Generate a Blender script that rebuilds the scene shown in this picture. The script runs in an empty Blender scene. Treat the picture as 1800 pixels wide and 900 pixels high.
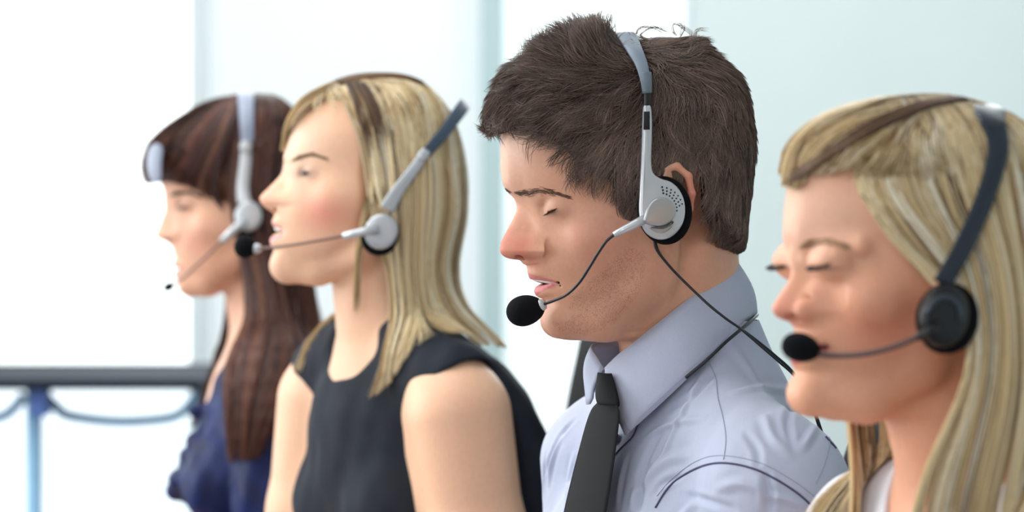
import bpy, math, random
import numpy as np
from mathutils import Vector
from mathutils.bvhtree import BVHTree

# ------------------------------------------------------------------ camera, light, exposure
scene = bpy.context.scene
CAM_Z = 1.17
FPX = 4250.0
cam_d = bpy.data.cameras.new('camera'); cam = bpy.data.objects.new('camera', cam_d)
scene.collection.objects.link(cam)
cam.location = (0, 0, CAM_Z); cam.rotation_euler = (math.pi/2, 0, 0)
cam_d.sensor_width = 36; cam_d.lens = FPX/1800*36
cam_d.clip_start = .05; cam_d.clip_end = 60
cam_d.dof.use_dof = True; cam_d.dof.focus_distance = 2.04; cam_d.dof.aperture_fstop = 4.3
scene.camera = cam
vs = scene.view_settings
vs.view_transform = 'Standard'; vs.look = 'None'; vs.gamma = 1; vs.use_curve_mapping = False
vs.exposure = 0.0
W = bpy.data.worlds.new('world'); scene.world = W; W.use_nodes = True
W.node_tree.nodes['Background'].inputs[0].default_value = (.93, .97, 1, 1)
W.node_tree.nodes['Background'].inputs[1].default_value = .47

def area(name, loc, target, sx, sy, power, col):
    d = bpy.data.lights.new(name, 'AREA'); d.shape = 'RECTANGLE'; d.size = sx; d.size_y = sy
    d.energy = power; d.color = col
    o = bpy.data.objects.new(name, d); scene.collection.objects.link(o)
    o.location = loc
    o.rotation_euler = (Vector(target)-Vector(loc)).to_track_quat('-Z', 'Y').to_euler()
    return o
area('window_daylight', (-3.0, 3.0, 1.9), (0, 2.3, 1.2), 2.6, 2.4, 102, (1, .98, .95))
area('overhead_fill_light', (-.6, 2.6, 2.75), (0, 2.6, 0), 2.4, 2.0, 38, (1, .99, .97))  # soft fill added from above; no ceiling panel is in view
area('fill_light_behind_camera', (-1.6, -1.2, 1.7), (.1, 2.3, 1.1), 2.4, 1.8, 32, (1, .98, .96))  # unseen fill added on the camera side, no window is built there
area('back_wall_fill_light', (.5, 4.5, 2.78), (.5, 6.2, 1.2), 3.0, .8, 36, (.97, 1, 1))  # added wall washer that brightens the back wall
area('window_daylight_back', (.3, 5.6, 2.0), (.2, 2.2, 1.3), 2.5, 1.6, 40, (.95, .99, 1))

# ------------------------------------------------------------------ materials
def srgb(r, g, b):
    f = lambda c: (c/255/12.92) if c/255 <= .04045 else ((c/255+.055)/1.055)**2.4
    return (f(r), f(g), f(b))
def mat(name, col, rough=.6, metal=0, spec=.5, sss=0, attr=False, noise=None, emit=0, sheen=0, bump=None, coat=0):
    m = bpy.data.materials.new(name); m.use_nodes = True; nt = m.node_tree
    b = nt.nodes['Principled BSDF']
    b.inputs['Base Color'].default_value = (*col, 1)
    b.inputs['Roughness'].default_value = rough; b.inputs['Metallic'].default_value = metal
    b.inputs['Specular IOR Level'].default_value = spec
    b.inputs['Coat Weight'].default_value = coat
    if sss:
        b.inputs['Subsurface Weight'].default_value = sss
        b.inputs['Subsurface Radius'].default_value = (1, .35, .2)
        b.inputs['Subsurface Scale'].default_value = .006
    if sheen: b.inputs['Sheen Weight'].default_value = sheen
    src = None
    if attr:
        a = nt.nodes.new('ShaderNodeAttribute'); a.attribute_name = 'Col'; src = a.outputs['Color']
    if noise:
        sc, amt, det = noise
        tc = nt.nodes.new('ShaderNodeTexCoord'); n = nt.nodes.new('ShaderNodeTexNoise')
        n.inputs['Scale'].default_value = sc; n.inputs['Detail'].default_value = det
        nt.links.new(tc.outputs['Object'], n.inputs['Vector'])
        mr = nt.nodes.new('ShaderNodeMapRange'); mr.inputs[1].default_value = .3; mr.inputs[2].default_value = .7
        mr.inputs[3].default_value = 1-amt; mr.inputs[4].default_value = 1+amt
        nt.links.new(n.outputs[0], mr.inputs[0])
        mx = nt.nodes.new('ShaderNodeVectorMath'); mx.operation = 'SCALE'
        if src: nt.links.new(src, mx.inputs[0])
        else: mx.inputs[0].default_value = col
        nt.links.new(mr.outputs[0], mx.inputs['Scale']); src = mx.outputs[0]
    if src: nt.links.new(src, b.inputs['Base Color'])
    if bump:
        sc, dist, st = bump
        tc = nt.nodes.new('ShaderNodeTexCoord'); n = nt.nodes.new('ShaderNodeTexNoise')
        n.inputs['Scale'].default_value = sc; n.inputs['Detail'].default_value = 3
        nt.links.new(tc.outputs['Object'], n.inputs['Vector'])
        bp = nt.nodes.new('ShaderNodeBump'); bp.inputs['Distance'].default_value = dist; bp.inputs['Strength'].default_value = st
        nt.links.new(n.outputs[0], bp.inputs['Height']); nt.links.new(bp.outputs[0], b.inputs['Normal'])
    if emit:
        b.inputs['Emission Color'].default_value = (*col, 1); b.inputs['Emission Strength'].default_value = emit
    return m
M = {}
M['skin'] = mat('skin', (.7, .5, .4), .48, attr=True, sss=.35, spec=.4, noise=(260, .035, 3), bump=(900, .0003, .25))
M['hair'] = mat('hair_strands', (.1, .06, .04), .42, attr=True, spec=.45)
M['hair_base'] = mat('hair_base', (.1, .06, .04), .75, attr=True, spec=.12)
M['shirt'] = mat('shirt_cotton', srgb(178, 186, 208), .8, spec=.2, noise=(900, .03, 2), bump=(30, .004, .5), sheen=.15)
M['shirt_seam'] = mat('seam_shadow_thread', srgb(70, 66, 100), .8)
M['stitch'] = mat('light_stitching', srgb(158, 164, 188), .8)
M['tie'] = mat('dark_satin_tie', srgb(15, 18, 21), .7, spec=.15, bump=(1800, .0002, .3))
M['button'] = mat('shirt_button', srgb(110, 112, 125), .3)
M['black'] = mat('black_plastic', srgb(22, 24, 28), .35)
M['foam'] = mat('black_foam', srgb(16, 18, 22), .95, spec=.15, bump=(1400, .0008, 1))
M['rubber'] = mat('black_cable_rubber', srgb(24, 27, 34), .4)
M['silver'] = mat('silver_plastic', srgb(200, 206, 212), .3, metal=.35, coat=.2)
M['silver2'] = mat('satin_silver_pod', srgb(176, 180, 184), .28, metal=.5)
M['bandgrey'] = mat('grey_band', srgb(128, 142, 158), .4, metal=.1)
M['bandgrey2'] = mat('grey_band_end', srgb(104, 120, 132), .4, metal=.1)
M['dress'] = mat('black_dress_cloth', srgb(30, 36, 46), .8, spec=.25, noise=(14, .25, 2))
M['blue'] = mat('royal_blue_satin', srgb(7, 28, 80), .55, spec=.25, noise=(25, .45, 2))
M['white_top'] = mat('white_blouse', srgb(225, 226, 234), .8)
M['trouser'] = mat('charcoal_trouser', srgb(40, 42, 48), .85)
M['teeth'] = mat('tooth_enamel', srgb(240, 238, 232), .25)
M['mouthin'] = mat('dark_red_inner_mouth', srgb(90, 35, 35), .5)
M['hole'] = mat('speaker_hole_black', srgb(40, 42, 46), .8)

# ------------------------------------------------------------------ numpy sculpting library
class Field:
    """signed distance volume on a rectilinear grid; x right, y away, v down (picture units of one person)"""
    def __init__(s, xs, ys, vs_):
        s.ax = [np.asarray(a, np.float32) for a in (xs, ys, vs_)]
        s.F = np.full([len(a) for a in s.ax], 60, np.float32)
        s.xf = None
    def box(s, lo, hi):
        if s.xf:
            cs = [s.xf.fwd(x, y, z) for x in (lo[0], hi[0]) for y in (lo[1], hi[1]) for z in (lo[2], hi[2])]
            lo = np.min(cs, 0); hi = np.max(cs, 0)
        sl = tuple(slice(max(0, int(np.searchsorted(a, l))-1), int(np.searchsorted(a, h))+1) for a, l, h in zip(s.ax, lo, hi))
        X = s.ax[0][sl[0]][:, None, None]; Y = s.ax[1][sl[1]][None, :, None]; V = s.ax[2][sl[2]][None, None, :]
        if s.xf: X, Y, V = s.xf.inv(X, Y, V)
        return sl, X, Y, V
    def add(s, prim, k=6, pad=None):
        fn, lo, hi = prim; p = k*1.5+6 if pad is None else pad
        sl, X, Y, V = s.box(np.array(lo)-p, np.array(hi)+p)
        if 0 in [q.stop-q.start for q in sl]: return
        a = s.F[sl]; d = fn(X, Y, V).astype(np.float32)
        h = np.maximum(k-np.abs(a-d), 0)/k
        s.F[sl] = np.minimum(a, d)-h*h*k*.25
    def sub(s, prim, k=4):
        fn, lo, hi = prim; p = k*1.5+4
        sl, X, Y, V = s.box(np.array(lo)-p, np.array(hi)+p)
        if 0 in [q.stop-q.start for q in sl]: return
        a = s.F[sl]; d = -fn(X, Y, V).astype(np.float32)
        h = np.maximum(k-np.abs(a-d), 0)/k
        s.F[sl] = np.maximum(a, d)+h*h*k*.25
    def isect(s, fn, k=4):
        X, Y, V = s.ax[0][:, None, None], s.ax[1][None, :, None], s.ax[2][None, None, :]
        if s.xf: X, Y, V = s.xf.inv(X, Y, V)
        a = s.F; d = np.broadcast_to(fn(X, Y, V), a.shape).astype(np.float32)
        h = np.maximum(k-np.abs(a-d), 0)/k
        s.F = np.maximum(a, d)+h*h*k*.25
    def sample(s, P):
        P = np.asarray(P, np.float32); idx = []; fr = []
        for i in range(3):
            a = s.ax[i]; j = np.clip(np.searchsorted(a, P[:, i])-1, 0, len(a)-2)
            idx.append(j); fr.append(np.clip((P[:, i]-a[j])/(a[j+1]-a[j]), 0, 1))
        r = 0
        for dx in (0, 1):
            for dy in (0, 1):
                for dz in (0, 1):
                    w = (fr[0] if dx else 1-fr[0])*(fr[1] if dy else 1-fr[1])*(fr[2] if dz else 1-fr[2])
                    r = r+w*s.F[idx[0]+dx, idx[1]+dy, idx[2]+dz]
        return r
    def grad(s, P, e=2.):
        g = np.stack([s.sample(P+np.eye(3)[i]*e)-s.sample(P-np.eye(3)[i]*e) for i in range(3)], 1)
        return g/np.maximum(np.linalg.norm(g, axis=1, keepdims=True), 1e-6)
    def mesh(s):
        F = s.F; I = F < 0
        n = np.array(F.shape)-1
        c = np.zeros(n, np.int8)
        for dx in (0, 1):
            for dy in (0, 1):
                for dz in (0, 1):
                    c += I[dx:dx+n[0], dy:dy+n[1], dz:dz+n[2]]
        act = (c > 0) & (c < 8)
        ci = np.stack(np.nonzero(act), 1)
        vid = np.full(n, -1, np.int32); vid[act] = np.arange(len(ci))
        acc = np.zeros((len(ci), 3)); cnt = np.zeros(len(ci))
        co = [(a, b, d) for a in (0, 1) for b in (0, 1) for d in (0, 1)]
        for p in co:
            for ax in range(3):
                if p[ax]: continue
                q = list(p); q[ax] = 1
                A = ci+np.array(p); B = ci+np.array(q)
                fa = F[A[:, 0], A[:, 1], A[:, 2]]; fb = F[B[:, 0], B[:, 1], B[:, 2]]
                m = (fa < 0) != (fb < 0)
                t = np.where(m, fa/np.where(m, fa-fb, 1), 0)
                pa = np.stack([s.ax[i][A[:, i]] for i in range(3)], 1); pb = np.stack([s.ax[i][B[:, i]] for i in range(3)], 1)
                acc += np.where(m[:, None], pa+(pb-pa)*t[:, None], 0); cnt += m
        V = acc/cnt[:, None]
        quads = []
        for ax in range(3):
            o = [i for i in range(3) if i != ax]
            s0 = [slice(None)]*3; s1 = [slice(None)]*3
            s0[ax] = slice(0, -1); s1[ax] = slice(1, None)
            a = I[tuple(s0)]; b = I[tuple(s1)]
            for up in (0, 1):
                m = (a & ~b) if up else (~a & b)
                e = np.stack(np.nonzero(m), 1)
                e = e[(e[:, o[0]] > 0) & (e[:, o[1]] > 0) & (e[:, o[0]] < n[o[0]]) & (e[:, o[1]] < n[o[1]])]
                def g(d0, d1):
                    q = e.copy(); q[:, o[0]] -= d0; q[:, o[1]] -= d1
                    return vid[q[:, 0], q[:, 1], q[:, 2]]
                Q = np.stack([g(1, 1), g(0, 1), g(0, 0), g(1, 0)], 1)
                flip = (up == 1) ^ (ax == 1)
                quads.append(Q[:, ::-1] if flip else Q)
        Q = np.concatenate(quads)
        return V, Q        # winding is set for v down and flipped when v turns into z

def ell(c, r, R=None):
    c = np.array(c, float); r = np.array(r, float); m = max(r)
    def fn(X, Y, V):
        x, y, v = X-c[0], Y-c[1], V-c[2]
        if R is not None:
            x, y, v = (R[0][0]*x+R[0][1]*y+R[0][2]*v, R[1][0]*x+R[1][1]*y+R[1][2]*v, R[2][0]*x+R[2][1]*y+R[2][2]*v)
        k0 = np.sqrt((x/r[0])**2+(y/r[1])**2+(v/r[2])**2); k1 = np.sqrt((x/r[0]**2)**2+(y/r[1]**2)**2+(v/r[2]**2)**2)
        return k0*(k0-1)/np.maximum(k1, 1e-6)
    e = r if R is None else np.array([m]*3)
    return fn, c-e, c+e
def cone(a, b, ra, rb):
    a = np.array(a, float); b = np.array(b, float); d = b-a; L = max(float(d@d), 1e-6)
    def fn(X, Y, V):
        t = np.clip(((X-a[0])*d[0]+(Y-a[1])*d[1]+(V-a[2])*d[2])/L, 0, 1)
        return np.sqrt((X-a[0]-d[0]*t)**2+(Y-a[1]-d[1]*t)**2+(V-a[2]-d[2]*t)**2)-(ra+(rb-ra)*t)
    return fn, np.minimum(a-ra, b-rb), np.maximum(a+ra, b+rb)
def rotm(axis, deg):
    a = math.radians(deg); c, s_ = math.cos(a), math.sin(a)
    return np.array({'v': [[c, s_, 0], [-s_, c, 0], [0, 0, 1]], 'y': [[c, 0, s_], [0, 1, 0], [-s_, 0, c]],
                     'x': [[1, 0, 0], [0, c, s_], [0, -s_, c]]}[axis])
def smooth_line(pts, n=6, closed=False):
    P = np.array(pts, float); N = len(P); out = []
    rng = range(N if closed else N-1)
    for i in rng:
        if closed: p0, p1, p2, p3 = P[(i-1) % N], P[i], P[(i+1) % N], P[(i+2) % N]
        else: p0, p1, p2, p3 = P[max(i-1, 0)], P[i], P[i+1], P[min(i+2, N-1)]
        for t in np.arange(n)/n:
            out.append(.5*((2*p1)+(-p0+p2)*t+(2*p0-5*p1+4*p2-p3)*t*t+(-p0+3*p1-3*p2+p3)*t**3))
    if not closed: out.append(P[-1])
    return np.array(out)
def resample(P, n):
    P = np.asarray(P, float); d = np.r_[0, np.cumsum(np.linalg.norm(np.diff(P, axis=0), axis=1))]
    t = np.linspace(0, d[-1], n)
    return np.stack([np.interp(t, d, P[:, i]) for i in range(P.shape[1])], 1)
class Poly2:
    """2D signed distance of a polygon in (x, v), tabulated"""
    def __init__(s, poly, pad=60, step=1.0):
        P = np.array(poly, float); s.lo = P.min(0)-pad; hi = P.max(0)+pad; s.st = step
        n = ((hi-s.lo)/step).astype(int)+2
        X = (s.lo[0]+np.arange(n[0])*step)[:, None]; Z = (s.lo[1]+np.arange(n[1])*step)[None, :]
        D = np.full(n, 1e9, np.float32); ins = np.zeros(n, bool)
        for i in range(len(P)):
            a, b = P[i], P[(i+1) % len(P)]; e = b-a
            wx, wz = X-a[0], Z-a[1]
            t = np.clip((wx*e[0]+wz*e[1])/max(e@e, 1e-9), 0, 1)
            D = np.minimum(D, (wx-e[0]*t)**2+(wz-e[1]*t)**2)
            if a[1] != b[1]:
                c = ((a[1] > Z) != (b[1] > Z)) & (X < (b[0]-a[0])*(Z-a[1])/(b[1]-a[1])+a[0])
                ins ^= c
        s.D = np.where(ins, -np.sqrt(D), np.sqrt(D)).astype(np.float32); s.n = n
    def __call__(s, x, v):
        fx = np.clip((x-s.lo[0])/s.st, 0, s.n[0]-1.001); fz = np.clip((v-s.lo[1])/s.st, 0, s.n[1]-1.001)
        i = fx.astype(np.int32); j = fz.astype(np.int32); fx = fx-i; fz = fz-j
        D = s.D
        return (D[i, j]*(1-fx)+D[i+1, j]*fx)*(1-fz)+(D[i, j+1]*(1-fx)+D[i+1, j+1]*fx)*fz
class Yaw:
    def __init__(s, pv, deg):
        s.pv = pv; s.c = math.cos(math.radians(deg)); s.s = math.sin(math.radians(deg))
    def fwd(s, x, y, v): return (s.pv+(x-s.pv)*s.c-y*s.s, (x-s.pv)*s.s+y*s.c, v)
    def inv(s, X, Y, V):
        a = X-s.pv; return (s.pv+a*s.c+Y*s.s, -a*s.s+Y*s.c, V)
    def loc(s, px, v, yl):
        """local point with lateral yl that shows at picture position (px, v)"""
        xl = px
        for _ in range(6):
            x, y, _v = s.fwd(xl, yl, 0); k = (FPX+y)/FPX
            xl += ((900+(px-900)*k)-x)
        return (xl, yl, 450+(v-450)*k)
def U(px, py, y):
    k = (FPX+y)/FPX
    return (900+(px-900)*k, y, 450+(py-450)*k)
def Us(L): return np.array([U(*p) for p in L])
def axis(*seg):
    """axis((start, step), (start, step), ..., end)"""
    out = []
    for i in range(len(seg)-1):
        a, st = seg[i]; b = seg[i+1][0] if i < len(seg)-2 else seg[-1]
        n = max(1, int(round((b-a)/st))); out.append(a+(b-a)*np.arange(n)/n)
    out.append([seg[-1]]); return np.concatenate(out)

# ------------------------------------------------------------------ object helpers
class Space:
    """maps one person's picture units into metres: depth is that person's distance from the camera"""
    def __init__(s, depth): s.k = depth/FPX
    def w(s, P):
        P = np.asarray(P, float).reshape(-1, 3)
        return np.stack([(P[:, 0]-900)*s.k, (P[:, 1]+FPX)*s.k, CAM_Z+(450-P[:, 2])*s.k], 1)
def make(name, V, Q, m, parent=None, col=None, smooth=True, origin=None):
    me = bpy.data.meshes.new(name); V = np.asarray(V, float)
    o = bpy.data.objects.new(name, me); scene.collection.objects.link(o)
    if parent is not None:
        o.parent = parent; org = np.array(parent['_org'])
        loc = V.mean(0) if len(V) else org
        o.location = loc-org; o['_org'] = [float(x) for x in loc]; V = V-loc
    else:
        org = np.array(origin if origin is not None else [V[:, 0].mean(), V[:, 1].mean(), V[:, 2].min()])
        o.location = org; o['_org'] = [float(x) for x in org]; V = V-org
    if isinstance(Q, np.ndarray):
        n, k = Q.shape
        me.vertices.add(len(V)); me.vertices.foreach_set('co', V.astype(np.float32).ravel())
        me.loops.add(n*k); me.loops.foreach_set('vertex_index', Q.astype(np.int32).ravel())
        me.polygons.add(n); me.polygons.foreach_set('loop_start', np.arange(0, n*k, k, dtype=np.int32))
        me.polygons.foreach_set('loop_total', np.full(n, k, np.int32))
        me.update(calc_edges=True)
    else:
        me.from_pydata([tuple(v) for v in V], [], [tuple(int(i) for i in f) for f in Q])
    me.polygons.foreach_set('use_smooth', [smooth]*len(me.polygons))
    if col is not None:
        a = me.color_attributes.new('Col', 'FLOAT_COLOR', 'POINT')
        c = np.ones((len(V), 4), np.float32); c[:, :3] = col; a.data.foreach_set('color', c.ravel())
    me.materials.append(m); me.update()
    return o
def tag(o, label=None, cat=None, group=None, kind=None):
    if label: o['label'] = label
    if cat: o['category'] = cat
    if group: o['group'] = group
    if kind: o['kind'] = kind
    return o
def relax(V, Q, it=2, lam=.5):
    n = len(V)
    for _ in range(it):
        acc = np.zeros_like(V); c = np.zeros(n)
        for a, b in ((0, 1), (1, 2), (2, 3), (3, 0)):
            for p, q in ((a, b), (b, a)):
                for k in range(3): acc[:, k] += np.bincount(Q[:, p], V[Q[:, q], k], n)
                c += np.bincount(Q[:, p], minlength=n)
        V = V+(acc/np.maximum(c, 1)[:, None]-V)*lam
    return V
class MB:
    """collects shapes (in metres) into one mesh"""
    def __init__(s): s.V = []; s.F = []
    def add(s, V, F):
        b = len(s.V); s.V += [tuple(v) for v in V]; s.F += [tuple(i+b for i in f) for f in F]
    def tube(s, P, r, n=10, flat=None, cap=True):
        """round tube through P; r scalar or list"""
        P = np.asarray(P, float); N = len(P); r = np.broadcast_to(r, N)
        T = np.gradient(P, axis=0); T /= np.maximum(np.linalg.norm(T, axis=1, keepdims=True), 1e-9)
        u = np.cross(T[0], [0, 0, 1.]);
        if np.linalg.norm(u) < .1: u = np.cross(T[0], [0, 1., 0])
        V = []
        for i in range(N):
            u = u-T[i]*(u@T[i]); u /= np.linalg.norm(u); w = np.cross(T[i], u)
            for k in range(n):
                a = 2*math.pi*k/n; V.append(P[i]+(u*math.cos(a)+w*math.sin(a))*r[i])
        F = [(i*n+k, i*n+(k+1) % n, (i+1)*n+(k+1) % n, (i+1)*n+k) for i in range(N-1) for k in range(n)]
        if cap: F += [tuple(range(n))[::-1], tuple((N-1)*n+k for k in range(n))]
        s.add(V, F)
    def lathe(s, c, ax, prof, n=32, sx=1, sy=1, ux=None):
        """prof: list of (radius, height along ax)"""
        ax = np.array(ax, float); ax /= np.linalg.norm(ax)
        u = np.cross(ax, [0, 0, 1.]) if ux is None else np.array(ux, float); u = u-ax*(u@ax); u /= np.linalg.norm(u); w = np.cross(ax, u)
        V = [np.array(c)+ax*h+(u*math.cos(2*math.pi*k/n)*sx+w*math.sin(2*math.pi*k/n)*sy)*r for r, h in prof for k in range(n)]
        F = [(i*n+k, i*n+(k+1) % n, (i+1)*n+(k+1) % n, (i+1)*n+k) for i in range(len(prof)-1) for k in range(n)]
        s.add(V, F)
    def ribbon(s, P, Wv, Nv, th):
        """rounded strap: centre P, half width vectors Wv, normals Nv, thickness th"""
        P = np.asarray(P); V = []; sh = [(-1, -.3), (-.9, -.5), (.9, -.5), (1, -.3), (1, .3), (.85, .6), (0, .75), (-.85, .6), (-1, .3)]
        n = len(sh)
        for p, w, q in zip(P, Wv, Nv):
            for a, b in sh: V.append(p+w*a+q*b*th)
        F = [(i*n+k, i*n+(k+1) % n, (i+1)*n+(k+1) % n, (i+1)*n+k) for i in range(len(P)-1) for k in range(n)]
        F += [tuple(range(n))[::-1], tuple((len(P)-1)*n+k for k in range(n))]
        s.add(V, F)
    def box(s, lo, hi):
        x0, y0, z0 = lo; x1, y1, z1 = hi
        s.add([(x0, y0, z0), (x1, y0, z0), (x1, y1, z0), (x0, y1, z0), (x0, y0, z1), (x1, y0, z1), (x1, y1, z1), (x0, y1, z1)],
              [(3, 2, 1, 0), (4, 5, 6, 7), (0, 1, 5, 4), (1, 2, 6, 5), (2, 3, 7, 6), (3, 0, 4, 7)])
    def build(s, name, m, parent=None, smooth=True, bevel=0, origin=None):
        o = make(name, np.array(s.V), s.F, m, parent, smooth=smooth, origin=origin)
        if bevel:
            b = o.modifiers.new('bevel', 'BEVEL'); b.width = bevel; b.segments = 3; b.limit_method = 'ANGLE'
        return o
def thing(name, loc, label, cat, group=None):
    o = bpy.data.objects.new(name, None); scene.collection.objects.link(o); o.location = loc
    o['_org'] = [float(x) for x in loc]
    return tag(o, label, cat, group)
def strands(name, curves, rad, cols, m, parent, sides=3):
    """curves (N, K, 3) in metres; rad (N,) root radius; cols (N, 3) or (N, K, 3)"""
    N, K, _ = curves.shape
    T = np.gradient(curves, axis=1); T /= np.maximum(np.linalg.norm(T, axis=2, keepdims=True), 1e-9)
    ref = np.array([.3, .9, .3]); u = np.cross(T, ref); u /= np.maximum(np.linalg.norm(u, axis=2, keepdims=True), 1e-9)
    w = np.cross(T, u)
    prof = np.interp(np.linspace(0, 1, K), [0, .5, .85, 1], [1, 1, .7, .12])
    V = np.stack([curves+(u*math.cos(2*math.pi*k/sides)+w*math.sin(2*math.pi*k/sides))*(rad[:, None]*prof[None])[:, :, None] for k in range(sides)], 2)
    idx = np.arange(N*K*sides).reshape(N, K, sides)
    a = idx[:, :-1]; b = idx[:, 1:]
    Q = np.stack([a, np.roll(a, -1, 2), np.roll(b, -1, 2), b], -1).reshape(-1, 4)
    if cols.ndim == 2: cols = np.repeat(cols[:, None], K, 1)
    C = np.repeat(cols[:, :, None], sides, 2).reshape(-1, 3)
    return make(name, V.reshape(-1, 3), Q, m, parent, col=C)
rngm = np.random.default_rng(5)

# ------------------------------------------------------------------ heads
def build_head(F, H):
    """sculpt a head with its neck into field F from traced landmarks H"""
    s = H['s']; yw = Yaw(H['pv'], H['yaw']); F.xf = yw
    fl = lambda x: H['pv']+(x-H['pv'])/yw.c
    prof = [(fl(x), v) for x, v in H['prof']]
    iN, iS = H['iN'], H['iS']
    nas, sub = np.array(prof[iN]), np.array(prof[iS])
    gl, mo, ch = H['v_brow'], H['v_mouth'], H['v_chin']
    # layer A: the profile without the nose
    mid = [(nas[0]+4*s*.5+(sub[0]-nas[0])*t+3.5*s*math.sin(math.pi*t), nas[1]+(sub[1]-nas[1])*t) for t in (.25, .5, .75)]
    A = prof[:iN+1]+mid+prof[iS:]
    A = [tuple(p) for p in smooth_line(A, 4)]+[(fl(x), v) for x, v in H['close']]
    PA = Poly2(A)
    SP = resample(smooth_line(prof[:iN+1]+mid+prof[iS:], 6), 160); kk = np.exp(-.5*(np.arange(-30, 31)/(H.get('soft', 9)))**2); kk /= kk.sum()
    pad = np.concatenate([SP[:1]+(SP[:1]-SP[1:2])*np.arange(30, 0, -1)[:, None], SP, SP[-1:]+(SP[-1:]-SP[-2:-1])*np.arange(1, 31)[:, None]])
    SB = np.stack([np.convolve(pad[:, i], kk, 'valid') for i in (0, 1)], 1)
    PB = Poly2([tuple(p) for p in SB[::2]]+[(fl(x), v) for x, v in H['close']])
    xe = max(p[0] for p in A)
    vt = [gl-100*s, gl-60*s, gl-25*s, gl, (gl+mo)/2, mo, (mo+ch)/2, ch]
    Rt = np.array([36]+list(H.get('R', [42, 38, 33, 30, 21, 20, 19])))*s
    Wt = np.array([15]+list(H.get('W', [66, 72, 71, 68, 60, 50, 36])))*s
    def fa(X, Y, V):
        R = np.interp(V, vt, Rt).astype(np.float32); Wd = np.interp(V, vt, Wt).astype(np.float32)
        ay = np.sqrt(Y*Y+1)
        xs = X-ay*ay/(2*R); vv = V+0*X*Y
        w = np.clip((ay-11*s)/(15*s), 0, 1); w = w*w*(3-2*w)
        d = PA(xs, vv)*(1-w)+PB(xs, vv)*w
        d = np.maximum(d, X-xe+18*s)
        e = ay-Wd-np.maximum(X-(nas[0]+60*s), 0)*.05
        k = 14*s; h = np.maximum(k-np.abs(d-e), 0)/k
        return (np.maximum(d, e)+h*h*k*.25)*.85
    x0 = min(p[0] for p in A); x1 = max(p[0] for p in A); v0 = min(p[1] for p in A); v1 = max(p[1] for p in A)
    F.add((fa, (x0-4, -80*s, v0-4), (x1+4, 80*s, v1+4)), k=4*s)
    # cranium
    for c, r in H['cran']: F.add(ell((fl(c[0]), 0, c[1]), (r[0], r[1], r[2])), k=12*s)
    # nose
    NP = prof[iN-1:iS+1]
    P = [tuple(p) for p in smooth_line(NP, 4)]
    bx = max(nas[0], sub[0])+12*s
    PN = Poly2(P[:-2]+[(bx-6*s, sub[1]-3.5*s), (bx, sub[1]-10*s), (bx, nas[1])])
    vn = [nas[1], nas[1]*.5+sub[1]*.5, sub[1]-9*s, sub[1]-3*s]
    Rn = np.array([3.2, 3.3, 4.6, 3.8])*s*H.get('nose_w', 1)
    def fn(X, Y, V):
        R = np.interp(V, vn, Rn).astype(np.float32); ay = np.sqrt(Y*Y+.5)
        sh = ay*ay/(2*R)/(1+ay/(14*s))
        return np.maximum(PN(X-sh, V+0*X*Y)*.6, X-bx)
    tipx = min(p[0] for p in NP)
    F.add((fn, (tipx, -24*s, nas[1]-4*s), (bx, 24*s, sub[1])), k=4.5*s)
    for sg in (-1, 1):
        a = yw.loc(*H['ala'], -12.5*s)
        F.add(ell((a[0]+10*s, sg*14.5*s, a[2]-6*s), (9*s, 6.5*s, 10*s)), k=9*s)
        F.add(ell((a[0]+1.0*s, sg*13.2*s, a[2]), (8.6*s, 6.4*s, 7.4*s)), k=2.6*s)
        F.sub(ell((a[0]-6.5*s, sg*7*s, a[2]+5.6*s), (7.5*s, 3.6*s, 3.0*s), rotm('y', -14)), k=1.6*s)
        # alar crease
        cr = [(0, 14.5, -9.5), (5, 16.5, -7.5), (9, 17.5, -3), (9.8, 17.5, 1.5), (7.5, 16, 6)]
        for c0, c1 in zip(cr[:-1], cr[1:]): F.sub(cone((a[0]+c0[0]*s, sg*c0[1]*s, a[2]+c0[2]*s), (a[0]+c1[0]*s, sg*c1[1]*s, a[2]+c1[2]*s), 1.1*s, 1.1*s), k=3*s)
        F.sub(ell((a[0]-8.5*s, sg*9.6*s, a[2]+5.0*s), (6.2*s, 4.2*s, 2.2*s), rotm('y', -8)), k=1.4*s)
    # brow ridge, socket, eyeball with lids
    e = yw.loc(*H['eye'], -31*s)
    for sg in (-1, 1):
        F.add(cone((prof[iN][0]+5*s, sg*10*s, gl-1*s), (e[0]+14*s, sg*46*s, gl+3*s), 6.5*s*H.get('ridge', 1), 6*s), k=9*s)
        F.sub(ell((e[0]-5*s, sg*29*s, e[2]-1*s), (10*s, 13*s, 7.5*s)), k=9*s)
        F.add(ell((e[0]+3*s, sg*19*s, e[2]+1*s), (11*s, 6*s, 8*s)), k=6*s)
        F.add(ell((e[0]-.5*s, sg*30.5*s, e[2]), (12.6*s, 15.5*s, 12.4*s)), k=6.0*s)
        # upper lid fold
        fold = [(e[0]-11.8*s, 24), (e[0]-12.5*s, 28), (e[0]-11.3*s, 34), (e[0]-5*s, 42)]
        for (xa, ya), (xb, yb) in zip(fold[:-1], fold[1:]):
            fx = lambda y: e[0]-.8*s-math.sqrt(max(12.6**2-7.2**2-((y-30.5)*.8)**2, 4))*s
            F.sub(cone((fx(ya), sg*ya*s, e[2]-7.2*s+abs(ya-30)*.12*s), (fx(yb), sg*yb*s, e[2]-7.2*s+abs(yb-30)*.12*s), .6*s, .6*s), k=2.4*s)
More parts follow.
